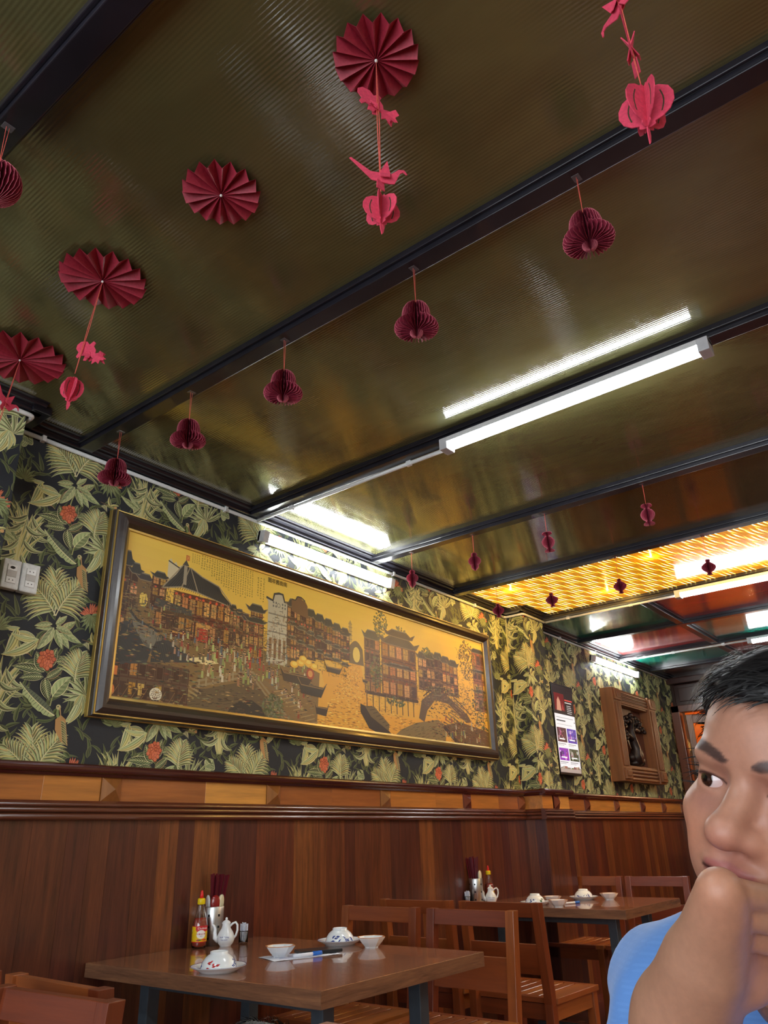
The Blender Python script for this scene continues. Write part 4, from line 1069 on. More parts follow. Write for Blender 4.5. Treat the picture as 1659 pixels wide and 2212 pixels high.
def garland(x, y, ztop, zbot, label, lean=0.0, rot=0.0):
    o = empty('felt_garland', (x, y, ztop)); o.rotation_euler = (0, 0, rot)
    for s in (-.0025, .0025):
        MB().tube([(0, 0, 0), (s + lean * (ztop - zbot) * .5, 0, (zbot - ztop) * .5), (lean * (ztop - zbot), 0, zbot - ztop)], .0011, 5).build('thread', M_STRING, o)
    return tag(o, label, 'garland', 'felt garlands')
VA = math.atan2(-.784, .6205)     # horizontal direction across the view
g = garland(.977, -2.264, 2.853, 2.44, 'pink felt garland with flower fish, flying crane and lantern under a rosette', 0, VA)
felt_fish(g, -.145, .058, .45, -.004, .5); felt_crane(g, -.365, .068, .15, .0); felt_lantern(g, -.466, .078, .084, .35, True, .04)
g = garland(1.0, -1.088, 2.853, 2.50, 'pink felt garland with a goldfish and a small lantern near the wall', -.12, VA)
felt_fish(g, -.275, .066, -.25, -.006, .55); felt_lantern(g, -.410, .085, .068, .2, True, .12, -.044)
g = garland(1.049, -.465, 2.853, 2.45, 'pink felt garland with one crane at the left edge before the conduit', -.12, VA)
felt_crane(g, -.17, .075, 1.25, -.024, .3)
g = garland(1.0, -2.807, 2.853, 2.34, 'pink felt garland at the top right with two cranes and a slit lantern', .02, VA)
felt_crane(g, -.285, .07, 1.9, .006, .6); felt_crane(g, -.425, .075, 1.05, .008, -.5); felt_lantern(g, -.570, .100, .092, .5, True, .10, .010)

# ------------------------------------------------------------------ wall things
M_SOCKET = plain('socket_plastic', (222, 226, 224), .4, var=.1, vscale=60)
M_MODULE = plain('socket_module', (238, 240, 238), .35)
M_HOLE = plain('black_hole', (14, 14, 16), .7, var=0)
M_GREYMOD = plain('grey_blank', (196, 194, 188), .45)
M_SCORCH = plain('scorched_spot', (40, 34, 28), .8)
def socket(x0, x1, label, scorch=False):
    xc = (x0 + x1) / 2; o = empty('wall_socket', (xc, 0, 2.18)); w = (x1 - x0) / 2 - .0015
    MB().box((-w, -.036, -.062), (w, 0, .062)).build('box', M_SOCKET, o, bevel=.006)
    MB().box((-.021, -.0375, -.039), (.021, -.034, .039)).build('module_recess', M_GREYMOD, o, bevel=.0008)
    for k, z in enumerate((.026, 0, -.026)):
        m = MB().box((-.0195, -.0395, z - .0122), (.0195, -.037, z + .0122)).build('module', M_GREYMOD if k == 1 else M_MODULE, o, bevel=.0006)
        if k != 1 and not (scorch and k == 0):
            for s in (-1, 1):
                b = MB(); b.prism([(s * .0058, z + .0035), (s * .0105, z), (s * .0058, z - .0035)], lambda u, v, d: (u, d, v), -.0398, -.0392); b.build('pin_hole', M_HOLE, m)
        if scorch and k == 0:
            b = MB(); b.prism([(.011 * math.cos(a * .7) * (1 + .2 * math.sin(3 * a)), z + .006 * math.sin(a * .7)) for a in range(9)], lambda u, v, d: (u, d, v), -.0398, -.0392); b.build('scorch_mark', M_SCORCH, m)
    return tag(o, label, 'socket', 'wall sockets')
socket(1.317, 1.393, 'white wall socket plate with a scorched upper outlet', True)
socket(1.396, 1.473, 'white wall socket plate with two clean outlets')

# portrait screen showing a page of thumbnails
tv = tag(empty('display_screen', (6.31, -.02, 1.985)), 'black framed portrait display screen showing thumbnails on a white page', 'screen')
M_BLACK = plain('black_plastic', (18, 18, 20), .3)
MB().box((-.21, -.04, -.382), (.21, .018, .382)).build('casing', M_BLACK, tv, bevel=.004)
sp_ = Print(1e-5, .02); sr = random.Random(5); x0, x1, z0, z1 = -.197, .197, -.362, .368
sp_.rect((x0, z0), (x1, z1), (206, 210, 220)); sp_.rect((x0, .12), (x1, z1), (44, 34, 34)); sp_.rect((-.17, .15), (.02, .30), (96, 30, 30)); sp_.poly([(-.14, .15), (-.12, .24), (-.09, .27), (-.06, .23), (-.05, .15)], (176, 130, 110)); sp_.poly([(-.04, .16), (-.02, .22), (.0, .16)], (150, 60, 56))
sp_.rect((.03, .245), (.18, .256), (190, 70, 60)); sp_.rect((.03, .225), (.16, .233), (190, 190, 190)); 
for k in range(5): sp_.rect((.06, .20 - .016 * k), (.06 + sr.uniform(.05, .1), .206 - .016 * k), (170, 170, 172))
sp_.rect((-.17, .06), (-.0, .07), (60, 62, 70)); sp_.rect((-.17, .088), (.16, .094), (150, 154, 164)); sp_.rect((-.17, .03), (.12, .036), (170, 174, 182)); sp_.rect((.17, .06), (.185, .07), (60, 62, 70))
for r_, (za, zb) in enumerate([(-.115, .005), (-.265, -.165), (z0 + .03, -.322)]):
    for c_, (xa, xb) in enumerate([(-.185, -.008), (.008, .187)]):
        cc = [[(70, 40, 50), (60, 40, 150)], [(120, 50, 160), (50, 62, 48)], [(84, 84, 56), (96, 100, 60)]][r_][c_]
        sp_.rect((xa, za), (xb, zb), cc)
        for k in range(16):
            p = (sr.uniform(xa + .02, xb - .02), sr.uniform(za + .015, zb - .015)); sp_.disc(p, sr.uniform(.006, .018), vary(mixc(cc, sr.choice([(200, 180, 190), (20, 20, 40), (190, 90, 120), (230, 220, 220)]), .5), 30, sr), 7)
        sp_.rect((xa + .03, za + .02), (xb - .04, za + .03), (226, 226, 230)); sp_.rect((xa, za - .018), (xb - .03, za - .012), (120, 124, 132)); sp_.rect((xa, za - .03), (xb - .07, za - .025), (160, 162, 170))
sp_.rect((x0, z0), (x1, z0 + .03), (150, 140, 136))
mobj('lit_page', sp_.mesh('lit_page', lambda u, v, h: (u, -.0402 - h, v)), printed('screen_image', .25, emit=.42), tv)

# carved wooden panel with a bonsai relief
M_CARVE = wood('carved_frame_wood', [(122, 78, 44)], 'Z', .5, .08, amp=.3)
M_CARVED = wood('carved_board_wood', [(84, 44, 28)], 'Z', .5, .05, amp=.3)
M_RELIEF = plain('dark_relief', (34, 22, 20), .45, coat=.05, var=.3)
cp = tag(empty('carved_panel', (7.30, 0, 1.59)), 'thick carved wooden wall panel with a dark gnarled tree relief', 'wall panel')
CW, CH = 1.15, .88
for x in (0, CW - .19):
    b = MB(); b.box((x, -.13, 0), (x + .19, 0, CH)); b.build('stile', M_CARVE, cp, bevel=.004)
    for k in range(4): MB().box((x + .035 + k * .032, -.142, .14), (x + .052 + k * .032, -.128, CH - .14)).build('reed', M_CARVE, cp, bevel=.004)
    for z in (.02, CH - .12):
        c = MB().box((x + .02, -.15, z), (x + .17, -.125, z + .10)).build('corner_block', M_CARVE, cp, bevel=.004)
        MB().box((x + .05, -.158, z + .025), (x + .14, -.148, z + .075)).build('boss', M_CARVE, c, bevel=.004)
for z in (0, CH - .15):
    MB().box((.19, -.11, z), (CW - .19, 0, z + .15)).build('rail', M_CARVE, cp, bevel=.004)
    for k in range(4): MB().box((.19, -.122, z + .015 + .034 * k), (CW - .19, -.105, z + .034 + .034 * k)).build('reed', M_CARVED if k in (1, 2) else M_CARVE, cp, bevel=.005)
MB().box((.19, -.02, .15), (CW - .19, 0, CH - .15)).build('back_board', M_CARVED, cp)
b = MB(); rl = random.Random(9)
trunk = [(.56, -.06, .20), (.53, -.07, .27), (.57, -.07, .33), (.52, -.07, .41), (.50, -.065, .50), (.56, -.06, .57), (.64, -.055, .60)]
b.tube(trunk, [.075, .055, .048, .042, .036, .026, .014], 9); b.tube([trunk[3], (.42, -.06, .46), (.33, -.055, .50), (.28, -.05, .56)], [.034, .028, .02, .01], 8); b.tube([trunk[4], (.64, -.06, .53), (.76, -.055, .52), (.83, -.05, .56)], [.03, .026, .018, .01], 8)
b.ball((.55, -.055, .185), .075, 12, 8, sc=(1.5, .7, .55)); b.ball((.70, -.05, .27), .06, 10, 7, sc=(1.2, .6, 1.3)); b.ball((.76, -.045, .22), .04, 9, 6, sc=(1.4, .7, 1.1)); b.ball((.46, -.05, .24), .04, 9, 6)
for i in range(130):
    c0 = rl.choice([(.32, .56), (.40, .60), (.50, .63), (.62, .62), (.74, .58), (.84, .55), (.30, .48), (.36, .44), (.70, .62), (.27, .60)])
    b.ball((c0[0] + rl.uniform(-.05, .05), -.05 + rl.uniform(-.025, .015), c0[1] + rl.uniform(-.035, .035)), rl.uniform(.014, .030), 6, 5, sc=(1.2, .8, .8))
for i in range(30): b.ball((.70 + rl.uniform(-.07, .09), -.05, .25 + rl.uniform(-.06, .09)), rl.uniform(.012, .022), 6, 5)
b.build('tree_relief', M_RELIEF, cp)
# ------------------------------------------------------------------ furniture
CH_TONES = [(136, 68, 32), (122, 58, 28), (146, 78, 36), (112, 50, 26)]
M_CHZ = wood('chair_wood_upright', CH_TONES, 'Z', .32, .4, amp=.3)
M_CHY = wood('chair_wood_cross', CH_TONES, 'Y', .32, .4, amp=.3)
M_SLAT = wood('chair_slat_wood', [(152, 84, 40), (164, 96, 46), (142, 74, 36)], 'X', .3, .4, amp=.3)
def make_chair():
    o = empty('dining_chair'); W_, D_ = .46, .44
    y0 = W_ / 2 - .021
    for s in (-1, 1):
        y = s * y0; h = .021
        b = MB()   # back post: leg below, raked above the seat
        sec = [(-.205, 0), (-.205, .43), (-.250, .85)]
        for (xa, za), (xb, zb) in zip(sec, sec[1:]):
            b.hexa([(xa - .022, y - h, za), (xa + .022, y - h, za), (xa + .022, y + h, za), (xa - .022, y + h, za)],
                   [(xb - .022, y - h, zb), (xb + .022, y - h, zb), (xb + .022, y + h, zb), (xb - .022, y + h, zb)])
        b.build('back_post', M_CHZ, o, bevel=.002, weld=True)
        MB().box((.185, y - h, 0), (.228, y + h, .43)).build('leg', M_CHZ, o, bevel=.002)
        MB().box((-.185, y - .011, .36), (.19, y + .011, .425)).build('side_apron', M_SLAT, o, bevel=.0015)
        MB().box((-.185, y - .010, .17), (.19, y + .010, .20)).build('stretcher', M_SLAT, o, bevel=.0015)
        MB().box((-.19, y - .030, .428), (.235, y + .028, .452)).build('seat_rail', M_SLAT, o, bevel=.002)
    def cross(name, x, z0, z1, th=.011):
        k = -(x + .205) ; xt = lambda z: -.205 - (z - .43) / .42 * .045
        b = MB(); a, c = xt(z0), xt(z1); yy = y0 - .019
        b.hexa([(a - th, -yy, z0), (a + th, -yy, z0), (a + th, yy, z0), (a - th, yy, z0)], [(c - th, -yy, z1), (c + th, -yy, z1), (c + th, yy, z1), (c - th, yy, z1)])
        b.build(name, M_CHY, o, bevel=.002)
    cross('top_rail', 0, .785, .848, .012); cross('mid_rail', 0, .545, .672, .010)
    MB().box((-.19, -y0 + .02, .36), (-.172, y0 - .02, .425)).build('rear_apron', M_CHY, o, bevel=.0015)
    MB().box((.196, -y0 + .02, .36), (.214, y0 - .02, .425)).build('front_apron', M_CHY, o, bevel=.0015)
    MB().box((.205, -y0 + .026, .428), (.240, y0 - .026, .451)).build('seat_rail', M_CHY, o, bevel=.002)
    MB().box((-.195, -y0 + .026, .428), (-.160, y0 - .026, .451)).build('seat_rail', M_CHY, o, bevel=.002)
    for k in range(6):
        y = -.157 + k * .0628
        MB().box((-.162, y - .026, .430), (.207, y + .026, .450)).build('slat', M_SLAT, o, bevel=.0015, seg=1)
    return o
ch0 = make_chair(); first = [True]
def chair(x, y, face, label, rz=0.0):
    o = ch0 if first[0] else copy_tree(ch0); first[0] = False
    o.location = (x, y, 0); o.rotation_euler = (0, 0, (0 if face > 0 else PI) + rz)
    return tag(o, label, 'chair', 'slatted wooden dining chairs')
chair(2.985, -.405, -1, 'wooden chair on the far side of the near table, closest to the wall')
chair(2.985, -.925, -1, 'wooden chair on the far side of the near table, at its open end')
chair(3.885, -.325, 1, 'wooden chair on the near side of the far table, closest to the wall')
chair(3.885, -.845, 1, 'wooden chair with slatted seat in full view before the far table', -.03)
chair(5.69, -.30, -1, 'wooden chair behind the far table, closest to the wall')
chair(5.69, -.79, -1, 'wooden chair behind the far table, at its open end')
chair(1.455, -1.00, 1, 'wooden chair at bottom left facing the near table', -.04)
chair(1.455, -.46, 1, 'wooden chair at the left edge close against the wall planks', -.02)
chair(.86, -1.16, -1, 'wooden chair at bottom left turned away from the near table', .05)

M_TOP = wood('walnut_laminate', [(146, 96, 68)], 'Y', .12, .6, amp=.6, grain=3.2, crough=.03)
M_BAND = wood('walnut_edge_band', [(126, 88, 64)], 'X', .2, .4, amp=.45, grain=3.0)
M_BANDY = wood('walnut_edge_band_long', [(126, 88, 64)], 'Y', .2, .4, amp=.45, grain=3.0)
M_STEEL = plain('blue_grey_painted_steel', (70, 80, 88), .38, var=.1)
def table(x0, x1, y0, y1, label, h=.75, legs=None):
    o = empty('dining_table', ((x0 + x1) / 2, (y0 + y1) / 2, 0)); w = (x1 - x0) / 2; l = abs(y1 - y0) / 2
    MB().box((-w, -l, h - .048), (w, l, h)).build('table_top', M_TOP, o, bevel=.0018)
    for sy in (-1, 1): MB().box((-w, sy * (l + .0004) - .001, h - .0475), (w, sy * (l + .0004) + .001, h - .0012)).build('edge_band', M_BAND, o)
    for sx in (-1, 1): MB().box((sx * (w + .0004) - .001, -l, h - .0475), (sx * (w + .0004) + .001, l, h - .0012)).build('edge_band', M_BANDY, o)
    lx = (-.28, .23)
    for x in lx:
        for y in (-l + .15, l - .18): MB().box((x - .026, y - .026, .03), (x + .026, y + .026, h - .05)).build('leg', M_STEEL, o, bevel=.003)
        MB().box((x - .025, -l + .15, h - .09), (x + .025, l - .18, h - .05)).build('apron_bar', M_STEEL, o, bevel=.002)
        MB().box((x - .03, -l + .08, 0), (x + .03, l - .10, .035)).build('foot_bar', M_STEEL, o, bevel=.004)
    return tag(o, label, 'table', 'walnut topped dining tables')
table(1.89, 2.79, -.039, -1.255, 'walnut topped table in the foreground against the wall')
table(4.53, 5.43, -.039, -1.11, 'walnut topped table further back, near the pillar')
table(-.16, .74, -3.75, -2.45, 'walnut topped table under the resting elbow, below the photo')

# ------------------------------------------------------------------ tableware
t = NT('white_porcelain'); t.b.inputs['Base Color'].default_value = (*lin((236, 240, 242)), 1); t.b.inputs['Roughness'].default_value = .12
t.b.inputs['Coat Weight'].default_value = .6; t.bump(t.noise(t.coords(), 18, 2), .03, .002); M_PORC = t.m
M_CREAM = plain('cream_melamine', (226, 222, 190), .25, coat=.3)
M_REDMEL = plain('red_melamine', (140, 26, 26), .18, coat=.6)
M_ORIM = plain('orange_glaze', (226, 150, 90), .25, coat=.4)
M_BLUEG = plain('blue_glaze', (52, 74, 150), .25, coat=.4)
M_REDG = plain('red_glaze', (190, 44, 44), .25, coat=.4)
M_GREENG = plain('green_glaze', (50, 110, 60), .25, coat=.4)
M_INOX = plain('brushed_steel', (214, 216, 216), .34, metal=1.0, var=.05)
M_CHOP = plain('dark_red_chopstick', (96, 22, 34), .25, coat=.5)
T1Z = .75
def revolve(name, prof, mat, parent, seg=32, **k):
    return MB().lathe(prof, seg, **k).build(name, mat, parent)
def decals(parent, prof_r, seed, n=5):
    """painted sprays on the outside of the upturned bowl"""
    rr = random.Random(seed)
    for k in range(n):
        a0 = 2 * PI * (k + rr.uniform(-.2, .2)) / n; col = (M_BLUEG, M_GREENG, M_BLUEG, M_REDG, M_BLUEG)[(k + seed) % 5]
        b = MB()
        for i in range(7):
            da = rr.uniform(-.34, .34); z = rr.uniform(.008, .028); r = prof_r(z) + .0006; a = a0 + da
            ln = rr.uniform(.14, .36); sl = rr.uniform(-.010, .012)
            pts = []
            for (du, dv) in ((-1, 0), (-.2, .0036), (1, sl / max(ln, .01) * .0), (.1, -.0038)):
                aa = a + du * ln * .5; zz = z + dv + du * sl * .5; rr2 = prof_r(zz) + .0007; pts.append((rr2 * math.cos(aa), rr2 * math.sin(aa), zz))
            n0 = len(b.v); b._add(pts + [(p[0] * .97, p[1] * .97, p[2]) for p in pts], ((0, 1, 2, 3), (0, 4, 5, 1), (1, 5, 6, 2), (2, 6, 7, 3), (3, 7, 4, 0)), 0, True)
        b.build('painted_spray', col, parent)
def saucer_and_bowl(x, y, z, la, lb, seed):
    s = empty('saucer', (x, y, z))
    revolve('dish', [(0, .004), (.050, .004), (.058, .0), (.062, .0), (.064, .004), (.092, .017), (.095, .019), (.0955, .0205), (.092, .020), (.062, .009), (.052, .0075), (0, .0075)], M_PORC, s, 40)
    revolve('rim_line', [(.0925, .0203), (.0945, .0210), (.0958, .0205), (.0945, .0198)], M_BLUEG, s, 40)
    tag(s, la, 'saucer', 'white saucers')
    b = empty('rice_bowl', (x, y, z + .0078), R.uniform(0, 6)); b.scale = (.92, .92, 1.0)
    prof = [(.0, .060), (.024, .060), (.026, .058), (.026, .063), (.030, .064), (.0315, .062), (.031, .056), (.040, .045), (.052, .028), (.060, .010), (.063, .001), (.0645, .0), (.066, .0012), (.063, .012), (.055, .030), (.043, .047), (.0335, .057)]
    revolve('bowl', [(0, .044), (.028, .043), (.040, .037), (.052, .025), (.060, .010), (.0635, .0), (.0665, .0), (.0655, .008), (.060, .024), (.0505, .036), (.040, .0435), (.0335, .047), (.0330, .054), (.030, .0548), (.028, .050), (0, .049)], M_PORC, b, 36)
    xs = [(0, .0645), (.012, .0635), (.029, .056), (.046, .044), (.0565, .034)]
    pr_ = lambda zz: float(np.interp(zz, [0, .008, .024, .036, .0435], [.0665, .0655, .060, .0505, .040]))
    decals(b, pr_, seed); tag(b, lb, 'bowl', 'upturned rice bowls')
def sauce_dish(x, y, z, label, rz=0.3, s=1.0):
    o = empty('sauce_dish', (x, y, z), rz); o.scale = (s,) * 3
    b = MB(); lv = [(.026, 0), (.027, .004), (.040, .018), (.052, .034), (.0535, .037), (.050, .037), (.040, .022), (.028, .009), (.0, .008)]
    for (r0, z0), (r1, z1) in zip(lv, lv[1:]):
        def ring(r, zz):
            k = .80; return [(r, r * k * .55, zz), (r * k * .55, r, zz), (-r * k * .55, r, zz), (-r, r * k * .55, zz), (-r, -r * k * .55, zz), (-r * k * .55, -r, zz), (r * k * .55, -r, zz), (r, -r * k * .55, zz)]
        A, B_ = ring(r0, z0), ring(r1, z1); b._add(A + B_, [(i, (i + 1) % 8, 8 + (i + 1) % 8, 8 + i) for i in range(8)], 0, False)
    b.build('dish', M_PORC, o, weld=True)
    b = MB(); A = [(.0535, .0376), (.0500, .0376)]
    ro, ri = ring(.0538, .0374), ring(.0488, .0374); ro2, ri2 = ring(.0538, .0386), ring(.0488, .0386)
    b._add(ro + ri + ro2 + ri2, [(16 + i, 16 + (i + 1) % 8, 24 + (i + 1) % 8, 24 + i) for i in range(8)] + [(i, (i + 1) % 8, 16 + (i + 1) % 8, 16 + i) for i in range(8)] + [(8 + i, 24 + i, 24 + (i + 1) % 8, 8 + (i + 1) % 8) for i in range(8)])
    b.build('glazed_rim', M_ORIM, o)
    for k in range(4):
        a = k * PI / 2 + PI / 4; MB().box((-.005, -.004, -.0015), (.005, .004, .003)).build('foot', M_PORC, o, loc=(.022 * math.cos(a), .022 * math.sin(a), .0015))
    return tag(o, label, 'sauce dish', 'square sauce dishes')

# chilli sauce bottle
t = NT('clear_glass'); t.b.inputs['Transmission Weight'].default_value = 1.0; t.b.inputs['Roughness'].default_value = .03; t.b.inputs['Base Color'].default_value = (.95, .97, .95, 1); t.bump(t.noise(t.coords(), 12, 2), .02, .002); M_CLEAR = t.m
M_SAUCE = plain('chilli_sauce', (176, 46, 20), .2, coat=.6)
M_YCAP = plain('yellow_cap', (236, 206, 20), .35); M_RCAP = plain('red_nozzle', (222, 34, 34), .35)
M_LAB = printed('bottle_label', .35)
M_WINK = plain('white_ink', (245, 245, 240), .5); M_RINK = plain('red_ink', (190, 30, 40), .5); M_BINK = plain('blue_ink', (40, 56, 150), .5)
def bent_text(body, size, parent, mat, r, z, a0, name='lettering'):
    cu = bpy.data.curves.new(name, 'FONT'); cu.body = body; cu.size = size; cu.extrude = .00015; cu.align_x = 'CENTER'; cu.align_y = 'CENTER'; cu.resolution_u = 3
    to = bpy.data.objects.new(name, cu); COL.objects.link(to)
    me = bpy.data.meshes.new_from_object(to.evaluated_get(bpy.context.evaluated_depsgraph_get())); bpy.data.objects.remove(to)
    for v in me.vertices:
        rr = r(z + v.co.y) if callable(r) else r
        a = a0 + v.co.x / rr; q = rr + .0004 + v.co.z; v.co = (q * math.cos(a), q * math.sin(a), z + v.co.y)
    me.materials.clear(); return mobj(name, me, mat, parent)
def sauce_bottle(x, y, z, label, a0, detail=True):
    o = empty('sauce_bottle', (x, y, z))
    out = [(0, .0), (.026, .0), (.030, .003), (.0315, .010), (.0315, .085), (.029, .098), (.022, .125), (.0145, .150), (.013, .160), (.013, .170)]
    revolve('glass', out + [(.0115, .170), (.0115, .158), (.0205, .124), (.0275, .097), (.0300, .084), (.0300, .012), (.027, .004), (0, .004)], M_CLEAR, o, 28)
    revolve('sauce', [(0, .0045), (.0265, .0045), (.0296, .012), (.0296, .084), (.0271, .097), (.0235, .113), (.0, .113)], M_SAUCE, o, 28)
    revolve('cap', [(0, .188), (.012, .188), (.0155, .186), (.0165, .183), (.0165, .166), (.0155, .164), (0, .164)], M_YCAP, o, 24)
    revolve('nozzle', [(0, .218), (.004, .218), (.005, .214), (.0072, .200), (.008, .187), (0, .187)], M_RCAP, o, 16)
    lp = Print(1e-5, .006); L = .0318
    lp.rect((-1.9, .022), (1.9, .084), (240, 200, 24)); lp.rect((-.25, .022), (1.9, .084), (206, 34, 34)) if False else None
    lp.poly([(-.35, .084), (-.35, .070), (.0, .056), (.5, .060), (1.9, .066), (1.9, .084)], (212, 36, 38)); lp.rect((-1.9, .022), (1.9, .0255), (212, 36, 38)); lp.rect((-1.9, .081), (1.9, .084), (212, 36, 38))
    lp.disc((.42, .052), .62, (246, 242, 236), 22, .0165); lp.disc((-1.05, .066), .10, (236, 236, 220), 10, .0035)
    for k in range(7): lp.rect((-1.25, .058 - .0042 * k), (-.85 - .1 * (k % 3), .0598 - .0042 * k), (150, 128, 40))
    lp.poly([(-.3, .030), (.1, .027), (.5, .031), (.9, .028), (1.3, .032), (.9, .036), (.4, .0335), (.0, .035)], (206, 60, 36)); lp.poly([(-.1, .031), (.3, .029), (.6, .032), (.2, .034)], (80, 110, 50))
    b = lp.mesh('label_print', lambda u, v, h: ((L + h) * math.cos(a0 + u), (L + h) * math.sin(a0 + u), v))
    # subdivide round the bottle: rebuild each polygon in narrow strips
    strips = Print(1e-5, .006)
    for k in range(38): lp.clipped(-1.9 + .1 * k, 0, -1.8 + .1 * k, 1, 0, 0, strips)
    lab = mobj('label_print', strips.mesh('label_print', lambda u, v, h: ((L + h) * math.cos(a0 + u), (L + h) * math.sin(a0 + u), v)), M_LAB, o)
    if detail:
        bent_text('Cholimex', .011, lab, M_WINK, L + .0006, .0745, a0 + .62); bent_text('TƯƠNG ỚT', .0082, lab, M_RINK, L + .0006, .053, a0 + .42); bent_text('SAUCE', .0035, lab, M_BINK, L + .0006, .045, a0 + .42)
    return tag(o, label, 'bottle', 'chilli sauce bottles')
def holder(x, y, z, label, nchop, lean, spoons, group, capt):
    o = empty('cutlery_holder', (x, y, z))
    revolve('cylinder', [(.040, 0), (.0425, .001), (.0425, .148), (.0415, .150), (.0405, .148), (.0405, .003), (0, .003), (0, 0)], M_INOX, o, 32)
    for rI, zz in enumerate((.028, .072, .116)):
        for k in range(6):
            a = k * PI / 3 + .35; M = Matrix.Rotation(a, 4, 'Z')
            MB().box((.0420, -.0046, zz - .0046), (.0429, .0046, zz + .0046), M=M).build('square_hole', M_HOLE, o)
    tag(o, label, 'cutlery holder', 'steel cutlery holders')
    rr = random.Random(nchop + int(x * 100))
    for k in range(nchop):
        c = empty('chopstick', (x + .006 + .020 * .62 * (k / nchop - .5) + rr.uniform(-.008, .008), y + .012 - .020 * .78 * (k / nchop - .5) + rr.uniform(-.006, .006), z + .004))
        L_ = .272 + rr.uniform(-.008, .006); q_ = lean + .26 * k / nchop; tx = .6205 * q_ + rr.uniform(-.02, .02); ty = -.784 * q_ + rr.uniform(-.02, .02)
        b = MB(); e = Vector((tx, ty, 1)).normalized() * L_; w0, w1 = .0022, .0036
        b.hexa([(-w0, -w0, 0), (w0, -w0, 0), (w0, w0, 0), (-w0, w0, 0)], [(e.x - w1, e.y - w1, e.z), (e.x + w1, e.y - w1, e.z), (e.x + w1, e.y + w1, e.z), (e.x - w1, e.y + w1, e.z)])
        b.build('stick', M_CHOP, c)
        tag(c, 'dark red chopstick standing in the %s' % capt, 'chopstick', group)
    for (dx, dy, m, kind, lb) in spoons:
        s = empty('spoon', (x + dx, y + dy, z + .004)); wl = {'w': M_PORC, 'r': M_REDMEL, 'c': M_CREAM}[m]
        ang = math.atan2(dy, dx)
        M = Matrix.Rotation(ang, 4, 'Z') @ Matrix.Rotation(.05, 4, 'Y')
        b = MB(); b.ball((0, 0, .160), .0225, 14, 10, sc=(.42, 1.0, 1.45)); b.v = [tuple(M @ Vector(p)) for p in b.v]; b.build('bowl', wl, s)
        b = MB(); b.tube([(0, 0, .002), (.0, 0, .07), (0, 0, .14)], [.0045, .0050, .008], 8); b.v = [tuple(M @ Vector(p)) for p in b.v]; b.build('handle', wl, s)
        tag(s, lb, 'spoon')
    return o
def cruet(x, y, z, label, rz, text=True):
    o = empty('soy_cruet', (x, y, z), rz)
    prof = [(0, .003), (.020, .003), (.021, 0), (.024, 0), (.0245, .004), (.032, .012), (.0375, .026), (.037, .038), (.030, .054), (.020, .068), (.0165, .080), (.0175, .086), (.0165, .088), (0, .088)]
    revolve('body', prof, M_PORC, o, 32)
    lid = revolve('lid', [(.0185, .086), (.019, .089), (.014, .095), (.007, .099), (.004, .101), (.0055, .105), (.003, .109), (0, .110)], M_PORC, o, 20)
    MB().tube([(-.030, 0, .022), (-.046, 0, .034), (-.048, 0, .052), (-.047, 0, .066), (-.053, 0, .078), (-.060, 0, .081)], [.013, .011, .0085, .0065, .0055, .005], 12).build('spout', M_PORC, o)
    MB().tube([(.030, 0, .026), (.043, 0, .040), (.049, 0, .060), (.048, 0, .080), (.040, 0, .090), (.028, 0, .086), (.017, 0, .076)], .0046, 10).build('handle', M_PORC, o)
    if text:
        rf = lambda zz: float(np.interp(zz, [.012, .026, .038, .054], [.032, .0375, .037, .030]))
        bent_text('Nước Tương', .0075, o, M_BINK, rf, .037, -PI / 2); bent_text('Soya sauce', .0065, o, M_BINK, rf, .028, -PI / 2)
    return tag(o, label, 'cruet', 'white soy sauce cruets')
def jar(x, y, z, label):
    o = empty('toothpick_jar', (x, y, z))
    revolve('glass_jar', [(0, 0), (.019, 0), (.0205, .003), (.0205, .046), (.0195, .050), (.0185, .046), (.0185, .004), (0, .004)], M_CLEAR, o, 20)
    rr = random.Random(4)
    for k in range(10):
        a = k * .63; r = .013 if k % 2 else .007
        MB().box((-.004, -.0012, .005), (.004, .0012, .080 + rr.uniform(-.006, .004)), M=Matrix.Translation((r * math.cos(a), r * math.sin(a), 0)) @ Matrix.Rotation(a + .5, 4, 'Z') @ Matrix.Rotation(.05, 4, 'X')).build('paper_packet', M_PKT, o)
    return tag(o, label, 'jar', 'jars of paper packets')
M_PKT = plain('white_blue_paper', (214, 222, 240), .6, var=.18, vscale=160)
toward = lambda x, y: math.atan2(-3 - y, -x)
sauce_bottle(2.378, -.10, T1Z, 'chilli sauce bottle with yellow cap on the near table', toward(2.385, -.085) + .55 - .75)
holder(2.465, -.084, T1Z, 'steel cutlery holder full of chopsticks on the near table', 20, -.05, [(-.020, .008, 'w', 0, 'white porcelain spoon leaning left in the near cutlery holder'), (-.012, -.018, 'r', 0, 'dark red melamine spoon in the near cutlery holder'), (.008, -.020, 'c', 0, 'cream melamine spoon in the near cutlery holder'), (.020, -.012, 'c', 0, 'pale cream spoon at the right of the near cutlery holder')], 'chopsticks in the near holder', 'near steel holder')
VR = math.atan2(-.784, .6205)
cruet(2.462, -.172, T1Z, 'white porcelain soy cruet with blue lettering on the near table', VR)
jar(2.56, -.175, T1Z, 'glass jar of blue and white paper packets behind the near cruet')
saucer_and_bowl(1.985, -.69, T1Z, 'white saucer with blue rim at the front of the near table', 'upturned painted rice bowl at the front of the near table', 3)
saucer_and_bowl(2.715, -.60, T1Z, 'white saucer with blue rim at the back of the near table', 'upturned painted rice bowl at the back of the near table', 8)
sauce_dish(2.332, -.635, T1Z + .0012, 'square orange rimmed sauce dish on the receipt', .95)
sauce_dish(2.705, -.778, T1Z, 'square orange rimmed sauce dish beside the back bowl of the near table', .85)
M_PAPERW = plain('receipt_paper', (232, 236, 246), .7, var=.04)
rc = tag(empty('receipt', (2.395, -.68, T1Z), -.35), 'crumpled white receipt under the pen on the near table', 'paper')
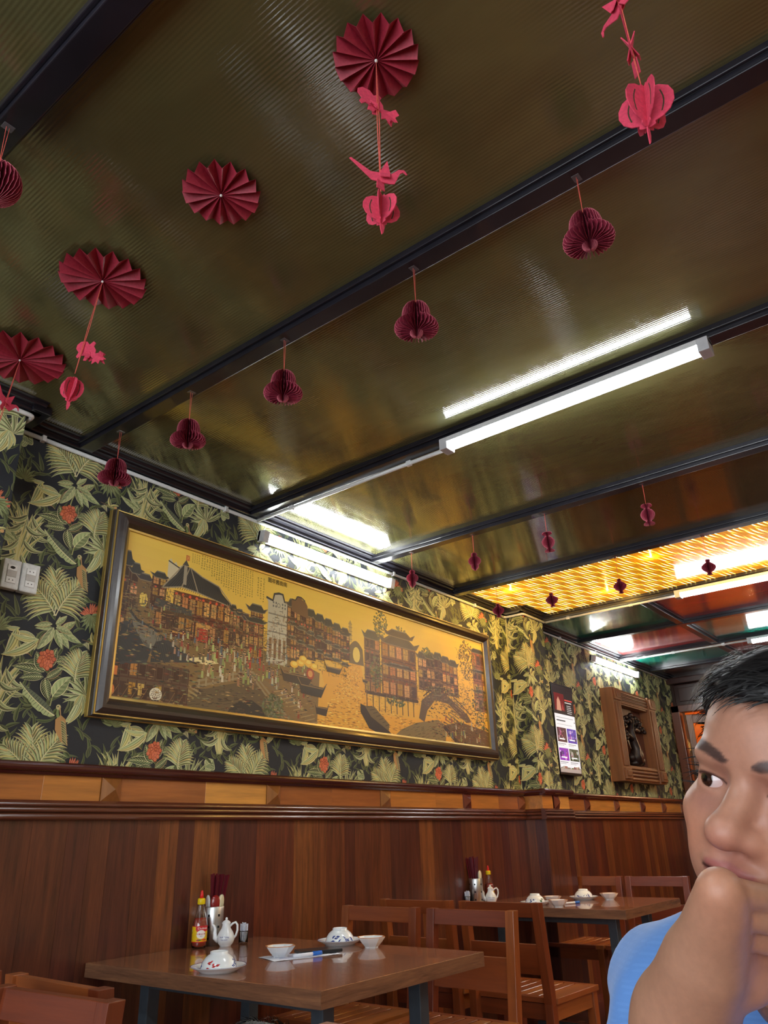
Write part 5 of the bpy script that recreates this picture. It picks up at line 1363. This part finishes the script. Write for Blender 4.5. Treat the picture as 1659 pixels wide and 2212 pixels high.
me = bpy.data.meshes.new('sheet'); gx, gy = 14, 8; rr = random.Random(6)
vs = [(-.14 + .28 * i / gx, -.075 + .15 * j / gy, .0007 + .003 * abs(math.sin(i * .9 + j * .4)) * (abs(i - gx / 2) / gx + .1)) for i in range(gx + 1) for j in range(gy + 1)]
me.from_pydata(vs, [], [(i * (gy + 1) + j, (i + 1) * (gy + 1) + j, (i + 1) * (gy + 1) + j + 1, i * (gy + 1) + j + 1) for i in range(gx) for j in range(gy)]); me.update()
p = mobj('sheet', me, M_PAPERW, rc); p.modifiers.new('thickness', 'SOLIDIFY').thickness = .0003
for k in range(6): MB().box((-.11 + .01 * (k % 2), -.05 + .018 * k, .0042), (.02 + .012 * (k % 3), -.046 + .018 * k, .0044)).build('printed_line', M_BINK, rc)
wl = tag(empty('black_pouch', (2.475, -.70, T1Z + .004), -.5), 'flat black pouch lying on the receipt', 'pouch')
MB().box((-.085, -.045, 0), (.085, .045, .012)).build('cover', plain('black_vinyl', (26, 26, 30), .3), wl, bevel=.004)
MB().box((-.08, .0455, .002), (.08, .0465, .010)).build('zip', M_INOX, wl)
def pen(x, y, z, rz, label):
    o = empty('marker_pen', (x, y, z), rz)
    MB().tube([(-.055, 0, .0065), (.028, 0, .0065)], .0062, 12).build('barrel', M_PAPERW, o)
    MB().tube([(.026, 0, .0068), (.064, 0, .0068), (.067, 0, .0068)], [.0072, .0068, .004], 12).build('cap', plain('blue_pen_cap', (36, 104, 196), .3), o)
    MB().box((.03, -.0015, .0125), (.066, .0015, .0145)).build('clip', plain('blue_clip', (30, 90, 180), .3), o)
    return tag(o, label, 'pen', 'marker pens')
pen(2.372, -.735, T1Z + .0035, -.32, 'white marker pen with blue cap on the near table')

T2 = .75
sauce_bottle(4.79, -.085, T2, 'chilli sauce bottle behind the cruet on the far table', toward(5.2, -.08) + 1.6, False)
holder(4.63, -.085, T2, 'steel cutlery holder on the far table', 12, -.18, [(.006, -.018, 'c', 0, 'cream melamine spoon in the far cutlery holder'), (.018, -.012, 'c', 0, 'pale cream spoon at the right of the far cutlery holder'), (.020, .010, 'r', 0, 'dark red melamine spoon in the far cutlery holder')], 'chopsticks in the far holder', 'far steel holder')
cruet(4.695, -.15, T2, 'white porcelain soy cruet with blue lettering on the far table', VR)
jar(4.560, -.058, T2, 'glass jar of paper packets left of the far cutlery holder')
saucer_and_bowl(4.69, -.47, T2, 'white saucer half hidden behind the chair top rail', 'upturned rice bowl half hidden behind the chair top rail', 5)
saucer_and_bowl(5.15, -.58, T2, 'white saucer on the far table in clear view', 'upturned painted rice bowl on the far table in clear view', 12)
sauce_dish(4.86, -.50, T2, 'square sauce dish behind another on the far table', .8)
sauce_dish(4.61, -.665, T2, 'square sauce dish in front of another on the far table', .9)
sauce_dish(5.19, -.74, T2, 'square sauce dish beside the clear far bowl', .8)
pen(4.82, -.65, T2, -.4, 'small blue capped marker pen on the far table')
# ------------------------------------------------------------------ people: smooth bodies from blended distance fields
def nets(f, lo, hi, h):
    lo = np.array(lo, np.float32); n = np.ceil((np.array(hi) - lo) / h).astype(int) + 1
    ax = [lo[i] + h * np.arange(n[i], dtype=np.float32) for i in range(3)]
    X, Y, Z = np.meshgrid(*ax, indexing='ij'); V = f(X, Y, Z).astype(np.float32)
    S = V < 0
    c = [(slice(i, n[0] - 1 + i), slice(j, n[1] - 1 + j), slice(k, n[2] - 1 + k)) for i in (0, 1) for j in (0, 1) for k in (0, 1)]
    cnt = sum(S[q].astype(np.int8) for q in c); act = (cnt > 0) & (cnt < 8)
    idx = np.full(act.shape, -1, np.int64); ii = np.argwhere(act); idx[act] = np.arange(len(ii))
    P = np.zeros((len(ii), 3), np.float64); w = np.zeros(len(ii))
    off = [(i, j, k) for i in (0, 1) for j in (0, 1) for k in (0, 1)]
    for a in range(8):
        for b in range(a + 1, 8):
            d = [off[b][q] - off[a][q] for q in range(3)]
            if sum(map(abs, d)) != 1: continue
            va = V[tuple((ii + off[a]).T)]; vb = V[tuple((ii + off[b]).T)]
            m = (va < 0) != (vb < 0); t = np.where(m, va / np.where(m, va - vb, 1), 0)
            P += np.where(m[:, None], np.array(off[a]) + t[:, None] * np.array(d), 0); w += m
    P = lo + h * (ii + P / w[:, None])
    F = []
    for axn in range(3):
        u, v = (axn + 1) % 3, (axn + 2) % 3
        s0 = [slice(None)] * 3; s1 = [slice(None)] * 3; s0[axn] = slice(0, -1); s1[axn] = slice(1, None)
        e = np.argwhere(S[tuple(s0)] != S[tuple(s1)])
        e = e[(e[:, u] > 0) & (e[:, v] > 0) & (e[:, u] < n[u] - 1) & (e[:, v] < n[v] - 1)]
        du = np.zeros(3, int); du[u] = 1; dv = np.zeros(3, int); dv[v] = 1
        q = np.stack([idx[tuple((e - du - dv).T)], idx[tuple((e - dv).T)], idx[tuple(e.T)], idx[tuple((e - du).T)]], 1)
        flip = ~S[tuple(e.T)]; q[flip] = q[flip][:, ::-1]; F.append(q)
    F = np.concatenate(F); F = F[(F >= 0).all(1)]
    return P, F
def smin(a, b, k):
    h = np.clip(.5 + .5 * (b - a) / k, 0, 1); return b * (1 - h) + a * h - k * h * (1 - h)
def smax(a, b, k): return -smin(-a, -b, k)
def ell(X, Y, Z, c, r):
    q = ((X - c[0]) / r[0]) ** 2 + ((Y - c[1]) / r[1]) ** 2 + ((Z - c[2]) / r[2]) ** 2
    k0 = np.sqrt(q); k1 = np.sqrt(((X - c[0]) / r[0] ** 2) ** 2 + ((Y - c[1]) / r[1] ** 2) ** 2 + ((Z - c[2]) / r[2] ** 2) ** 2)
    return k0 * (k0 - 1) / np.maximum(k1, 1e-6)
def cap(X, Y, Z, a, b, ra, rb):
    a = np.array(a); b = np.array(b); d = b - a; L = (d * d).sum()
    t = np.clip(((X - a[0]) * d[0] + (Y - a[1]) * d[1] + (Z - a[2]) * d[2]) / L, 0, 1)
    return np.sqrt((X - a[0] - t * d[0]) ** 2 + (Y - a[1] - t * d[1]) ** 2 + (Z - a[2] - t * d[2]) ** 2) - (ra + (rb - ra) * t)

# --- head, local axes: x = the person's left, y = forward, z = up, origin midway between the eyes
def head_field(X, Y, Z):
    A = np.abs(X)
    d = ell(X, Y, Z, (0, -.082, .028), (.069, .094, .073))
    d = smin(d, ell(X, Y, Z, (0, -.036, .038), (.052, .056, .057)), .025)
    d = smin(d, ell(X, Y, Z, (0, -.040, -.035), (.062, .056, .072)), .025)
    d = smin(d, ell(X, Y, Z, (0, -.030, -.074), (.045, .047, .038)), .022)
    d = smin(d, ell(X, Y, Z, (0, .000, -.098), (.022, .019, .017)), .02)
    d = smin(d, ell(A, Y, Z, (.041, -.014, -.028), (.024, .024, .020)), .018)
    d = smin(d, ell(A, Y, Z, (.023, .004, .019), (.025, .012, .010)), .014)
    d = smax(d, -ell(A, Y, Z, (.033, .030, -.001), (.021, .020, .012)), .012)
    d = smax(d, -ell(A, Y, Z, (.016, .026, .000), (.009, .016, .012)), .010)
    d = smin(d, cap(X, Y, Z, (0, .006, .004), (0, .033, -.026), .0085, .0120), .012)
    d = smin(d, ell(X, Y, Z, (0, .0345, -.030), (.0130, .0125, .0108)), .009)
    d = smin(d, ell(A, Y, Z, (.0150, .0195, -.034), (.0090, .012, .0088)), .009)
    d = smax(d, -ell(A, Y, Z, (.0085, .027, -.0440), (.0046, .0075, .0046)), .003)
    # eyelids round the eyeballs
    lid = np.sqrt((A - .033) ** 2 + (Y + .0045) ** 2 + Z ** 2) - .0150
    lid = smax(lid, -(ell(A, Y, Z, (.0325, .010, -.0010), (.0165, .016, .0058))), .0012)
    d = smin(d, lid, .005)
    d = smax(d, -ell(A, Y, Z, (.0325, .012, -.0010), (.0158, .010, .0053)), .0015)
    # muzzle, lips
    d = smin(d, ell(A, Y, Z, (.026, -.006, -.054), (.024, .024, .028)), .016)
    d = smin(d, ell(X, Y, Z, (0, .002, -.062), (.027, .022, .022)), .014)
    d = smin(d, ell(A, Y, Z, (.009, .0185, -.0560), (.0165, .0105, .0062)), .005)
    d = smin(d, ell(X, Y, Z, (0, .0185, -.0670), (.0210, .0110, .0076)), .006)
    d = smax(d, -ell(X, Y, Z, (0, .030, -.0612), (.0250, .018, .0013)), .0022)
    d = smin(d, ell(A, Y, Z, (.079, -.088, -.008), (.009, .019, .032)), .008)
    d = smin(d, cap(X, Y, Z, (0, -.082, -.075), (0, -.105, -.20), .056, .058), .03)
    return d
def head_colors(P, base=(172, 124, 102)):
    x, y, z = P.T; A = np.abs(x); c = np.tile(np.array(base, float), (len(P), 1))
    def blend(m, col): 
        m = np.clip(m, 0, 1)[:, None]; c[:] = c * (1 - m) + np.array(col) * m
    g = lambda cx, cy, cz, rx, ry, rz: np.exp(-(((A - cx) / rx) ** 2 + ((y - cy) / ry) ** 2 + ((z - cz) / rz) ** 2))
    blend(.55 * g(0, .04, -.045, .02, .03, .018), (196, 118, 104)); blend(.5 * g(.045, .0, -.045, .022, .05, .022), (200, 126, 98))
    blend(.42 * g(.033, .015, -.016, .018, .03, .009), (132, 84, 76)); blend(.35 * g(.018, .01, .008, .010, .03, .012), (140, 90, 78))
    blend(.30 * g(0, .02, -.095, .045, .05, .03), (150, 112, 96)); blend(.25 * g(0, .03, -.060, .03, .03, .008), (160, 120, 104))
    lips = np.clip((.0235 - A) / .004, 0, 1) * np.clip((y - .010) / .004, 0, 1) * np.clip((z + .0755) / .003, 0, 1) * np.clip((-.0500 - A * .15 - z) / .002, 0, 1)
    blend(.85 * lips, (158, 92, 88)); blend(.9 * np.exp(-((z + .0612) / .0018) ** 2) * (A < .025) * (y > .008), (60, 26, 26))
    # brows
    bz = .0205 + .006 * np.sin(np.clip((A - .012) / .045, 0, 1) * 2.4) - .10 * np.clip(A - .045, 0, 1)
    th = .0044 * np.clip((A - .008) / .008, 0, 1) * np.clip((.060 - A) / .020, 0, 1)
    blend(.78 * np.clip((th - np.abs(z - bz)) / .0022 + .45, 0, 1) * (y > -.05) * (A > .009) * (A < .060) * (th > .0004), (46, 34, 34))
    # lash line
    lash = np.exp(-(((z - .0050 + (A - .033) ** 2 * 16) / .0012) ** 2)) * (np.abs(A - .0325) < .0155) * (y > .004)
    blend(.85 * lash, (46, 28, 28))
    return c / 255.0
def skin_mat(name):
    t = NT(name); a = t.add('ShaderNodeVertexColor', layer_name='Col')
    n = t.noise(t.coords(), 160, 4, .6)
    col = t.mix(1.0, a.outputs[0], t.ramp(n, [(.3, (.93, .92, .92)), (.7, (1.05, 1.04, 1.03))]).outputs[0], 'MULTIPLY')
    t.link(col, t.b.inputs['Base Color']); t.b.inputs['Roughness'].default_value = .43; t.b.inputs['Specular IOR Level'].default_value = .45
    t.b.inputs['Subsurface Weight'].default_value = .12; t.b.inputs['Subsurface Radius'].default_value = (.01, .004, .002); t.b.inputs['Subsurface Scale'].default_value = 1.0
    t.bump(n, .06, .0008); return t.m
M_SKIN = skin_mat('skin')
def np_mesh(name, parts, mat, parent):
    """parts: list of (P, F, colours 0..1 sRGB)"""
    Ps, Fs, Cs, n = [], [], [], 0
    for P, F, c in parts: Ps.append(P); Fs.append(F + n); Cs.append(c); n += len(P)
    P = np.concatenate(Ps); F = np.concatenate(Fs); Cc = np.concatenate(Cs)
    me = bpy.data.meshes.new(name); me.from_pydata(P.tolist(), [], F.tolist())
    lc = np.where(Cc <= .04045, Cc / 12.92, ((Cc + .055) / 1.055) ** 2.4)
    at = me.color_attributes.new('Col', 'FLOAT_COLOR', 'POINT')
    at.data.foreach_set('color', np.concatenate([lc, np.ones((len(P), 1))], 1).astype(np.float32).ravel())
    me.polygons.foreach_set('use_smooth', [True] * len(me.polygons)); me.update()
    return mobj(name, me, mat, parent)
def frame_of(origin, F0, pitch, roll):
    F0 = Vector((F0[0], F0[1], 0)).normalized(); U = Vector((0, 0, 1)); L = U.cross(F0)
    F = F0 * math.cos(pitch) - U * math.sin(pitch); U2 = L.cross(F) * -1 if False else F.cross(L) * -1
    U2 = L.cross(F0) if False else (F0 * math.sin(pitch) + U * math.cos(pitch))
    L2 = L * math.cos(roll) - U2 * math.sin(roll); U3 = U2 * math.cos(roll) + L * math.sin(roll)
    return Matrix(((L2.x, F.x, U3.x, origin[0]), (L2.y, F.y, U3.y, origin[1]), (L2.z, F.z, U3.z, origin[2]), (0, 0, 0, 1)))
def xf(M, P):
    m = np.array(M); return P @ m[:3, :3].T + m[:3, 3]

HP, HF = nets(head_field, (-.10, -.19, -.17), (.10, .065, .13), .0020)
HC = head_colors(HP)
M_HAIR = plain('black_hair', (18, 17, 19), .48, coat=.0, var=.3, vscale=220)
t = NT('eye'); tc = t.n.new('ShaderNodeTexCoord'); sp2 = t.n.new('ShaderNodeSeparateXYZ'); t.link(tc.outputs['Object'], sp2.inputs[0])
rad = t.math('SQRT', t.math('ADD', t.math('POWER', sp2.outputs[0], 2.0), t.math('POWER', sp2.outputs[2], 2.0)))
ec = t.ramp(t.math('MULTIPLY', rad, 80.0), [(0.0, lin((8, 6, 6))), (.20, lin((10, 7, 6))), (.24, lin((52, 30, 20))), (.52, lin((40, 22, 16))), (.57, lin((198, 180, 178))), (1.0, lin((206, 172, 166)))])
front = t.math('GREATER_THAN', sp2.outputs[1], 0.0)
t.link(t.mix(front, lin((220, 190, 186)), ec.outputs[0]), t.b.inputs['Base Color']); t.b.inputs['Roughness'].default_value = .06; t.b.inputs['Coat Weight'].default_value = .8; M_EYE = t.m
def eyes(M, parent, look=(0, 0)):
    for s in (-1, 1):
        b = MB().ball((0, 0, 0), .0132, 28, 20); o = b.build('eyeball', M_EYE, parent)
        o.matrix_local = M @ Matrix.Translation((s * .033, -.0045, 0)) @ Matrix.Rotation(look[0], 4, 'Z') @ Matrix.Rotation(look[1], 4, 'X')
def hair_cap(M, parent, fringe, seed, n=2600, lift=.011, length=(.018, .034), comb=(-.5, 1, -.1)):
    """scalp volume above the hairline plus combed strands"""
    def fld(X, Y, Z):
        d = head_field(X, Y, Z) - .004 - (lift - .004) * np.clip((Z - .03) / .05, 0, 1) - .006 * np.sin(X * 150 + Y * 40) * np.sin(Y * 110 + Z * 60) * .35
        hl = fringe(X, Y, Z)
        return smax(smax(d, -(head_field(X, Y, Z) + .004), .003), hl, .008)
    P, F = nets(fld, (-.11, -.21, -.10), (.11, .08, .16), .003)
    rr = np.random.RandomState(seed)
    sel = rr.choice(len(P), n); b = MB(); cb = Vector(comb).normalized()
    eps = .002
    Q = P[sel]; h0 = head_field(*Q.T)
    Gr = np.stack([head_field(*(Q + eps * np.eye(3)[k]).T) - h0 for k in range(3)], 1)
    for p, g in zip(Q, Gr):
        nv = Vector(g).normalized(); dr = cb + Vector(rr.uniform(-.35, .35, 3)); dr = (dr - nv * dr.dot(nv))
        if dr.length < .1: continue
        dr.normalize(); L_ = rr.uniform(*length); q = Vector(p) + nv * .0005; w = rr.uniform(.0006, .0011); sd = nv.cross(dr) * w
        pts = []
        for k in range(4):
            s = k / 3; c = q + dr * L_ * s + nv * (.004 * math.sin(s * 2.4) - .003 * s * s); pts += [c - sd * (1 - s * .85), c + sd * (1 - s * .85)]
        b._add(pts, [(0, 1, 3, 2), (2, 3, 5, 4), (4, 5, 7, 6)], 0, True)
    me = b.mesh('strands'); n0 = len(me.vertices)
    full = bpy.data.meshes.new('hair'); full.from_pydata(P.tolist() + [tuple(v.co) for v in me.vertices], [], F.tolist() + [tuple(len(P) + k for k in f.vertices) for f in me.polygons])
    full.polygons.foreach_set('use_smooth', [True] * len(full.polygons)); full.transform(M); full.update()
    o = mobj('hair', full, M_HAIR, parent); o['kind'] = 'stuff'; return o

# --- the man at the right: chin on his fist, looking left, blue T-shirt
man = tag(empty('person', (.95, -2.84, 0)), 'person in a blue T-shirt resting the chin on a fist', 'person')
MI = Matrix.Translation((-.95, 2.84, 0))
F0 = (-.945, .327)
Mh = frame_of((0, 0, 0), F0, math.radians(3), math.radians(19))
eyeR = Vector((.668, -2.808, 1.186))
Mh = Matrix.Translation(eyeR - (Mh @ Vector((-.033, .006, -.001)))) @ Mh
neck = Mh @ Vector((0, -.095, -.15))
J = dict(K1=(0.5660, -2.8300, 1.1140), K2=(0.5820, -2.8270, 1.1000), K3=(0.6020, -2.8220, 1.0860), K4=(0.6240, -2.8170, 1.0720), P1=(0.6110, -2.8520, 1.1040), P2=(0.6210, -2.8520, 1.0890), P3=(0.6360, -2.8460, 1.0740), P4=(0.6540, -2.8370, 1.0600), Q1=(0.6540, -2.8380, 1.0980), Q2=(0.6640, -2.8380, 1.0830), Q3=(0.6760, -2.8320, 1.0680), Q4=(0.6870, -2.8230, 1.0540), R1=(0.6550, -2.8200, 1.0970), R2=(0.6630, -2.8180, 1.0820), R3=(0.6730, -2.8140, 1.0670), R4=(0.6830, -2.8080, 1.0550),
         WR=(.6450, -2.7620, 1.0200), HEEL=(.6450, -2.8140, 1.0560), TH1=(.6630, -2.7920, 1.0550), TH2=(.6820, -2.8030, 1.0800), TH3=(.6810, -2.8150, 1.0950), MC=(.6100, -2.7970, 1.0640))
EL = (.690, -2.675, .800); SH = (.87, -2.680, 1.004); SHL = (.90, -3.03, .975); ELL = (.72, -3.10, .775); WRL = (.50, -3.02, .785)
def arm_field(X, Y, Z):
    d = cap(X, Y, Z, EL, (.668, -2.712, .90), .038, .043)
    d = smin(d, cap(X, Y, Z, (.668, -2.712, .90), J['WR'], .043, .0285), .03)
    d = smin(d, cap(X, Y, Z, SH, EL, .040, .040), .03)
    hand = cap(X, Y, Z, J['WR'], J['MC'], .0285, .0255)
    for k, ra in (('K1', .0118), ('K2', .0116), ('K3', .0110), ('K4', .0102)):
        wr = Vector(J['WR']).lerp(Vector(J['MC']), .55)
        hand = smin(hand, cap(X, Y, Z, tuple(wr), J[k], .0185, ra), .011)
    mid = tuple(Vector(J['K1']).lerp(Vector(J['K2']), .4))
    hand = smin(hand, cap(X, Y, Z, tuple(Vector(J['WR']).lerp(Vector(J['MC']), .3)), mid, .0285, .0125), .016)
    hand = smin(hand, ell(X, Y, Z, J['HEEL'], (.020, .020, .022)), .016)
    hand = smin(hand, cap(X, Y, Z, J['WR'], J['TH1'], .024, .018), .016)
    for k, ra in zip('1234', (.0090, .0090, .0087, .0082)):
        fin = cap(X, Y, Z, J['K' + k], J['P' + k], ra + .0008, ra)
        fin = smin(fin, cap(X, Y, Z, J['P' + k], J['Q' + k], ra, ra - .001), .004)
        fin = smin(fin, cap(X, Y, Z, J['Q' + k], J['R' + k], ra - .001, ra - .002), .004)
        fin = smin(fin, np.sqrt((X - J['K' + k][0]) ** 2 + (Y - J['K' + k][1]) ** 2 + (Z - J['K' + k][2]) ** 2) - ra - .0022, .005)
        hand = smin(hand, fin, .0020)
    th = smin(cap(X, Y, Z, J['TH1'], J['TH2'], .014, .0115), cap(X, Y, Z, J['TH2'], J['TH3'], .0115, .010), .004)
    hand = smin(hand, th, .005)
    return smin(d, hand, .026)
AP, AF = nets(arm_field, (.52, -2.89, .74), (.93, -2.59, 1.14), .0024)
def skin_cols(P, base=(170, 126, 102), spots=()):
    c = np.tile(np.array(base, float), (len(P), 1))
    for s, r, col, k in spots:
        m = (k * np.exp(-((P - np.array(s)) ** 2).sum(1) / r ** 2))[:, None]; c = c * (1 - m) + np.array(col) * m
    return c / 255
kn = [(J[k], .016, (206, 138, 110), .6) for k in ('K1', 'K2', 'K3', 'K4')] + [(J['HEEL'], .035, (196, 126, 108), .4)]
for k in '123':
    a = Vector(J['K' + k]).lerp(Vector(J['K' + str(int(k) + 1)]), .5); b_ = Vector(J['P' + k]).lerp(Vector(J['P' + str(int(k) + 1)]), .5)
    for q in (.45, .75, 1.0): kn.append((tuple(a.lerp(b_, q)), .007, (150, 98, 80), .18))  # darker spots put the crease shade between the fingers into the skin colour
AC = skin_cols(AP, spots=kn)
def trunk_field(X, Y, Z):
    d = cap(X, Y, Z, tuple(neck), (.885, -2.845, 1.0), .054, .058)
    d = smin(d, cap(X, Y, Z, (SH[0], SH[1] - .03, SH[2] - .03), (SHL[0], SHL[1] + .03, SHL[2] - .03), .040, .040), .04)
    d = smin(d, ell(X, Y, Z, (.92, -2.845, .84), (.105, .165, .19)), .06)
    d = smin(d, ell(X, Y, Z, (.97, -2.845, .60), (.115, .165, .16)), .06)
    for s in (-.09, .09):
        d = smin(d, cap(X, Y, Z, (.96, -2.845 + s, .53), (.55, -2.845 + s * 1.6, .52), .078, .058), .04)
        d = smin(d, cap(X, Y, Z, (.55, -2.845 + s * 1.6, .50), (.60, -2.845 + s * 1.6, .09), .052, .038), .03)
        d = smin(d, cap(X, Y, Z, (.60, -2.845 + s * 1.6, .045), (.45, -2.845 + s * 1.7, .035), .038, .030), .02)
    d = smin(d, cap(X, Y, Z, SHL, ELL, .05, .04), .03); d = smin(d, cap(X, Y, Z, ELL, WRL, .04, .028), .02)
    d = smin(d, ell(X, Y, Z, (.43, -2.99, .782), (.05, .038, .016)), .015)
    for k in range(4): d = smin(d, cap(X, Y, Z, (.40, -3.015 + k * .018, .780), (.335, -3.02 + k * .02, .774), .0095, .008), .004)
    d = smin(d, cap(X, Y, Z, (.45, -2.965, .78), (.395, -2.935, .776), .011, .009), .006)
    return smin(d, cap(X, Y, Z, SH, EL, .036, .034), .02)
BP, BF = nets(trunk_field, (.28, -3.22, -.01), (1.12, -2.55, 1.12), .008)
HPw = xf(Mh, HP)
off = np.array((-.95, 2.84, 0))
np_mesh('body', [(HPw + off, HF, HC), (AP + off, AF, AC), (BP + off, BF, skin_cols(BP))], M_SKIN, man)
eyes(MI @ Mh, man, (.28, 0))
hair_cap(MI @ Mh, man, lambda X, Y, Z: np.maximum(.058 + .10 * np.maximum(-.012 - Y, 0) * -4.0 - .35 * np.abs(X) ** 1.0 * (Y > -.02) - Z, -.012 - Z - .0 * X) if False else (.068 - np.clip(-.015 - Y, 0, .1) * 1.15 + .12 * np.abs(X) - np.clip(np.abs(X) - .05, 0, 1) * 1.2) - Z, 5, comb=(-.75, .7, -.15), n=3400)
# T-shirt
t = NT('blue_shirt_cloth'); v = t.coords((1, 1, 1)); f1 = t.noise(v, 300, 2); br = t.add('ShaderNodeTexBrick'); t.link(t.coords((1, 1, 1), rot=(PI / 2, 0, 0)), br.inputs['Vector'])
br.inputs['Scale'].default_value = 1.0; br.inputs['Brick Width'].default_value = .007; br.inputs['Row Height'].default_value = .0045; br.inputs['Mortar Size'].default_value = .0012
br.inputs['Color1'].default_value = (*lin((98, 146, 212)), 1); br.inputs['Color2'].default_value = (*lin((92, 140, 208)), 1); br.inputs['Mortar'].default_value = (*lin((92, 140, 207)), 1)
t.link(br.outputs[0], t.b.inputs['Base Color']); t.b.inputs['Roughness'].default_value = .85; t.b.inputs['Sheen Weight'].default_value = .25; t.bump(f1, .15, .001); M_SHIRT = t.m
SLE = tuple(Vector(SH).lerp(Vector(EL), .62)); SLL = tuple(Vector(SHL).lerp(Vector(ELL), .6))
def shirt_field(X, Y, Z):
    wr = .0035 * np.sin(38 * (X + .6 * Y) + 30 * Z + 4 * np.sin(12 * Y)) + .002 * np.sin(90 * Z + 40 * Y)
    d = cap(X, Y, Z, (.885, -2.845, 1.070), SH, .066, .058)
    d = smin(d, cap(X, Y, Z, (.885, -2.845, 1.035), SHL, .066, .058), .05)
    d = smin(d, ell(X, Y, Z, (.92, -2.845, .84), (.122, .185, .22)), .06); d = smin(d, ell(X, Y, Z, (.97, -2.845, .60), (.13, .18, .17)), .06)
    d = smin(d, cap(X, Y, Z, SH, SLE, .058, .062), .03); d = smin(d, cap(X, Y, Z, SHL, SLL, .064, .074), .03)
    # cut the sleeve ends and the hem, hollow the neck
    for s, e in ((SH, SLE), (SHL, SLL)):
        n_ = (Vector(e) - Vector(s)).normalized(); p_ = Vector(e) + n_ * .035
        cut = (X - p_.x) * n_.x + (Y - p_.y) * n_.y + (Z - p_.z) * n_.z
        near = np.sqrt((X - e[0]) ** 2 + (Y - e[1]) ** 2 + (Z - e[2]) ** 2) - .14
        d = np.maximum(d, -np.maximum(-cut, near))
    d = smax(d, .50 - Z, .01)
    d = smax(d, -ell(X, Y, Z, (neck[0] + .015, neck[1], 1.085), (.074, .074, .05)), .006)
    return d + wr
SP, SF = nets(shirt_field, (.56, -3.24, .46), (1.14, -2.52, 1.10), .0055)
np_mesh('t_shirt', [(SP + off, SF, np.tile((.4, .55, .8), (len(SP), 1)))], M_SHIRT, man)
# trousers
def trou_field(X, Y, Z):
    d = ell(X, Y, Z, (.99, -2.845, .545), (.135, .185, .12))
    for s in (-.09, .09):
        d = smin(d, cap(X, Y, Z, (.97, -2.845 + s, .53), (.55, -2.845 + s * 1.6, .52), .090, .068), .04)
        d = smin(d, cap(X, Y, Z, (.55, -2.845 + s * 1.6, .50), (.60, -2.845 + s * 1.6, .12), .064, .056), .03)
    return np.maximum(d, Z - .60)
TP, TF = nets(trou_field, (.44, -3.12, .03), (1.16, -2.56, .66), .010)
np_mesh('trousers', [(TP + off, TF, np.tile((.2, .2, .24), (len(TP), 1)))], plain('dark_trousers', (44, 46, 56), .85), man)
chair(1.02, -2.845, -1, 'wooden chair under the person in the blue T-shirt')

# --- head of a second person at the bottom edge
kid = tag(empty('person', (.86, -2.135, 0)), 'second person, only the top of the head showing at the bottom edge', 'person')
K = np.array((-.86, 2.135, 0)); MK = Matrix.Translation((-.86, 2.135, 0))
Mk = frame_of((.72, -2.133, .812), (-1, .05), .15, 0) @ Matrix.Diagonal((.95, .95, .95, 1))
kn_ = Mk @ Vector((0, -.1, -.15))
def kid_field(X, Y, Z):
    d = cap(X, Y, Z, tuple(kn_), (.84, -2.135, .66), .048, .05)
    d = smin(d, cap(X, Y, Z, (.84, -2.28, .65), (.84, -1.99, .65), .045, .045), .04); d = smin(d, ell(X, Y, Z, (.87, -2.135, .54), (.085, .13, .15)), .05)
    for s in (-1, 1):
        d = smin(d, cap(X, Y, Z, (.88, -2.135 + s * .07, .50), (.58, -2.135 + s * .09, .50), .062, .046), .03); d = smin(d, cap(X, Y, Z, (.58, -2.135 + s * .09, .49), (.60, -2.135 + s * .09, .06), .042, .03), .02)
        d = smin(d, cap(X, Y, Z, (.60, -2.135 + s * .09, .04), (.49, -2.135 + s * .095, .03), .032, .025), .02)
        d = smin(d, cap(X, Y, Z, (.84, -2.135 + s * .16, .64), (.78, -2.135 + s * .19, .50), .034, .028), .02); d = smin(d, cap(X, Y, Z, (.78, -2.135 + s * .19, .50), (.62, -2.135 + s * .12, .56), .026, .02), .02)
        d = smin(d, ell(X, Y, Z, (.585, -2.135 + s * .11, .57), (.035, .025, .014)), .01)
    return d
QP, QF = nets(kid_field, (.42, -2.38, -.01), (1.0, -1.88, .80), .009)
np_mesh('body', [(xf(Mk, HP) + K, HF, HC), (QP + K, QF, skin_cols(QP))], M_SKIN, kid)
eyes(MK @ Mk, kid)
hair_cap(MK @ Mk, kid, lambda X, Y, Z: (.045 - np.clip(-.005 - Y, 0, .1) * 1.3) - Z, 9, 2200, .016, (.03, .05), (.3, .8, .1))
def top_field(X, Y, Z):
    d = kid_field(X, Y, Z) - .009
    return np.maximum(np.maximum(d, .44 - Z), Z - .70)
GP, GF = nets(top_field, (.6, -2.40, .42), (1.02, -1.86, .74), .009)
np_mesh('shirt', [(GP + K, GF, np.tile((.3, .3, .33), (len(GP), 1)))], plain('grey_child_shirt', (90, 92, 98), .85), kid)
chair(.93, -2.135, -1, 'wooden chair under the second person at the bottom edge')
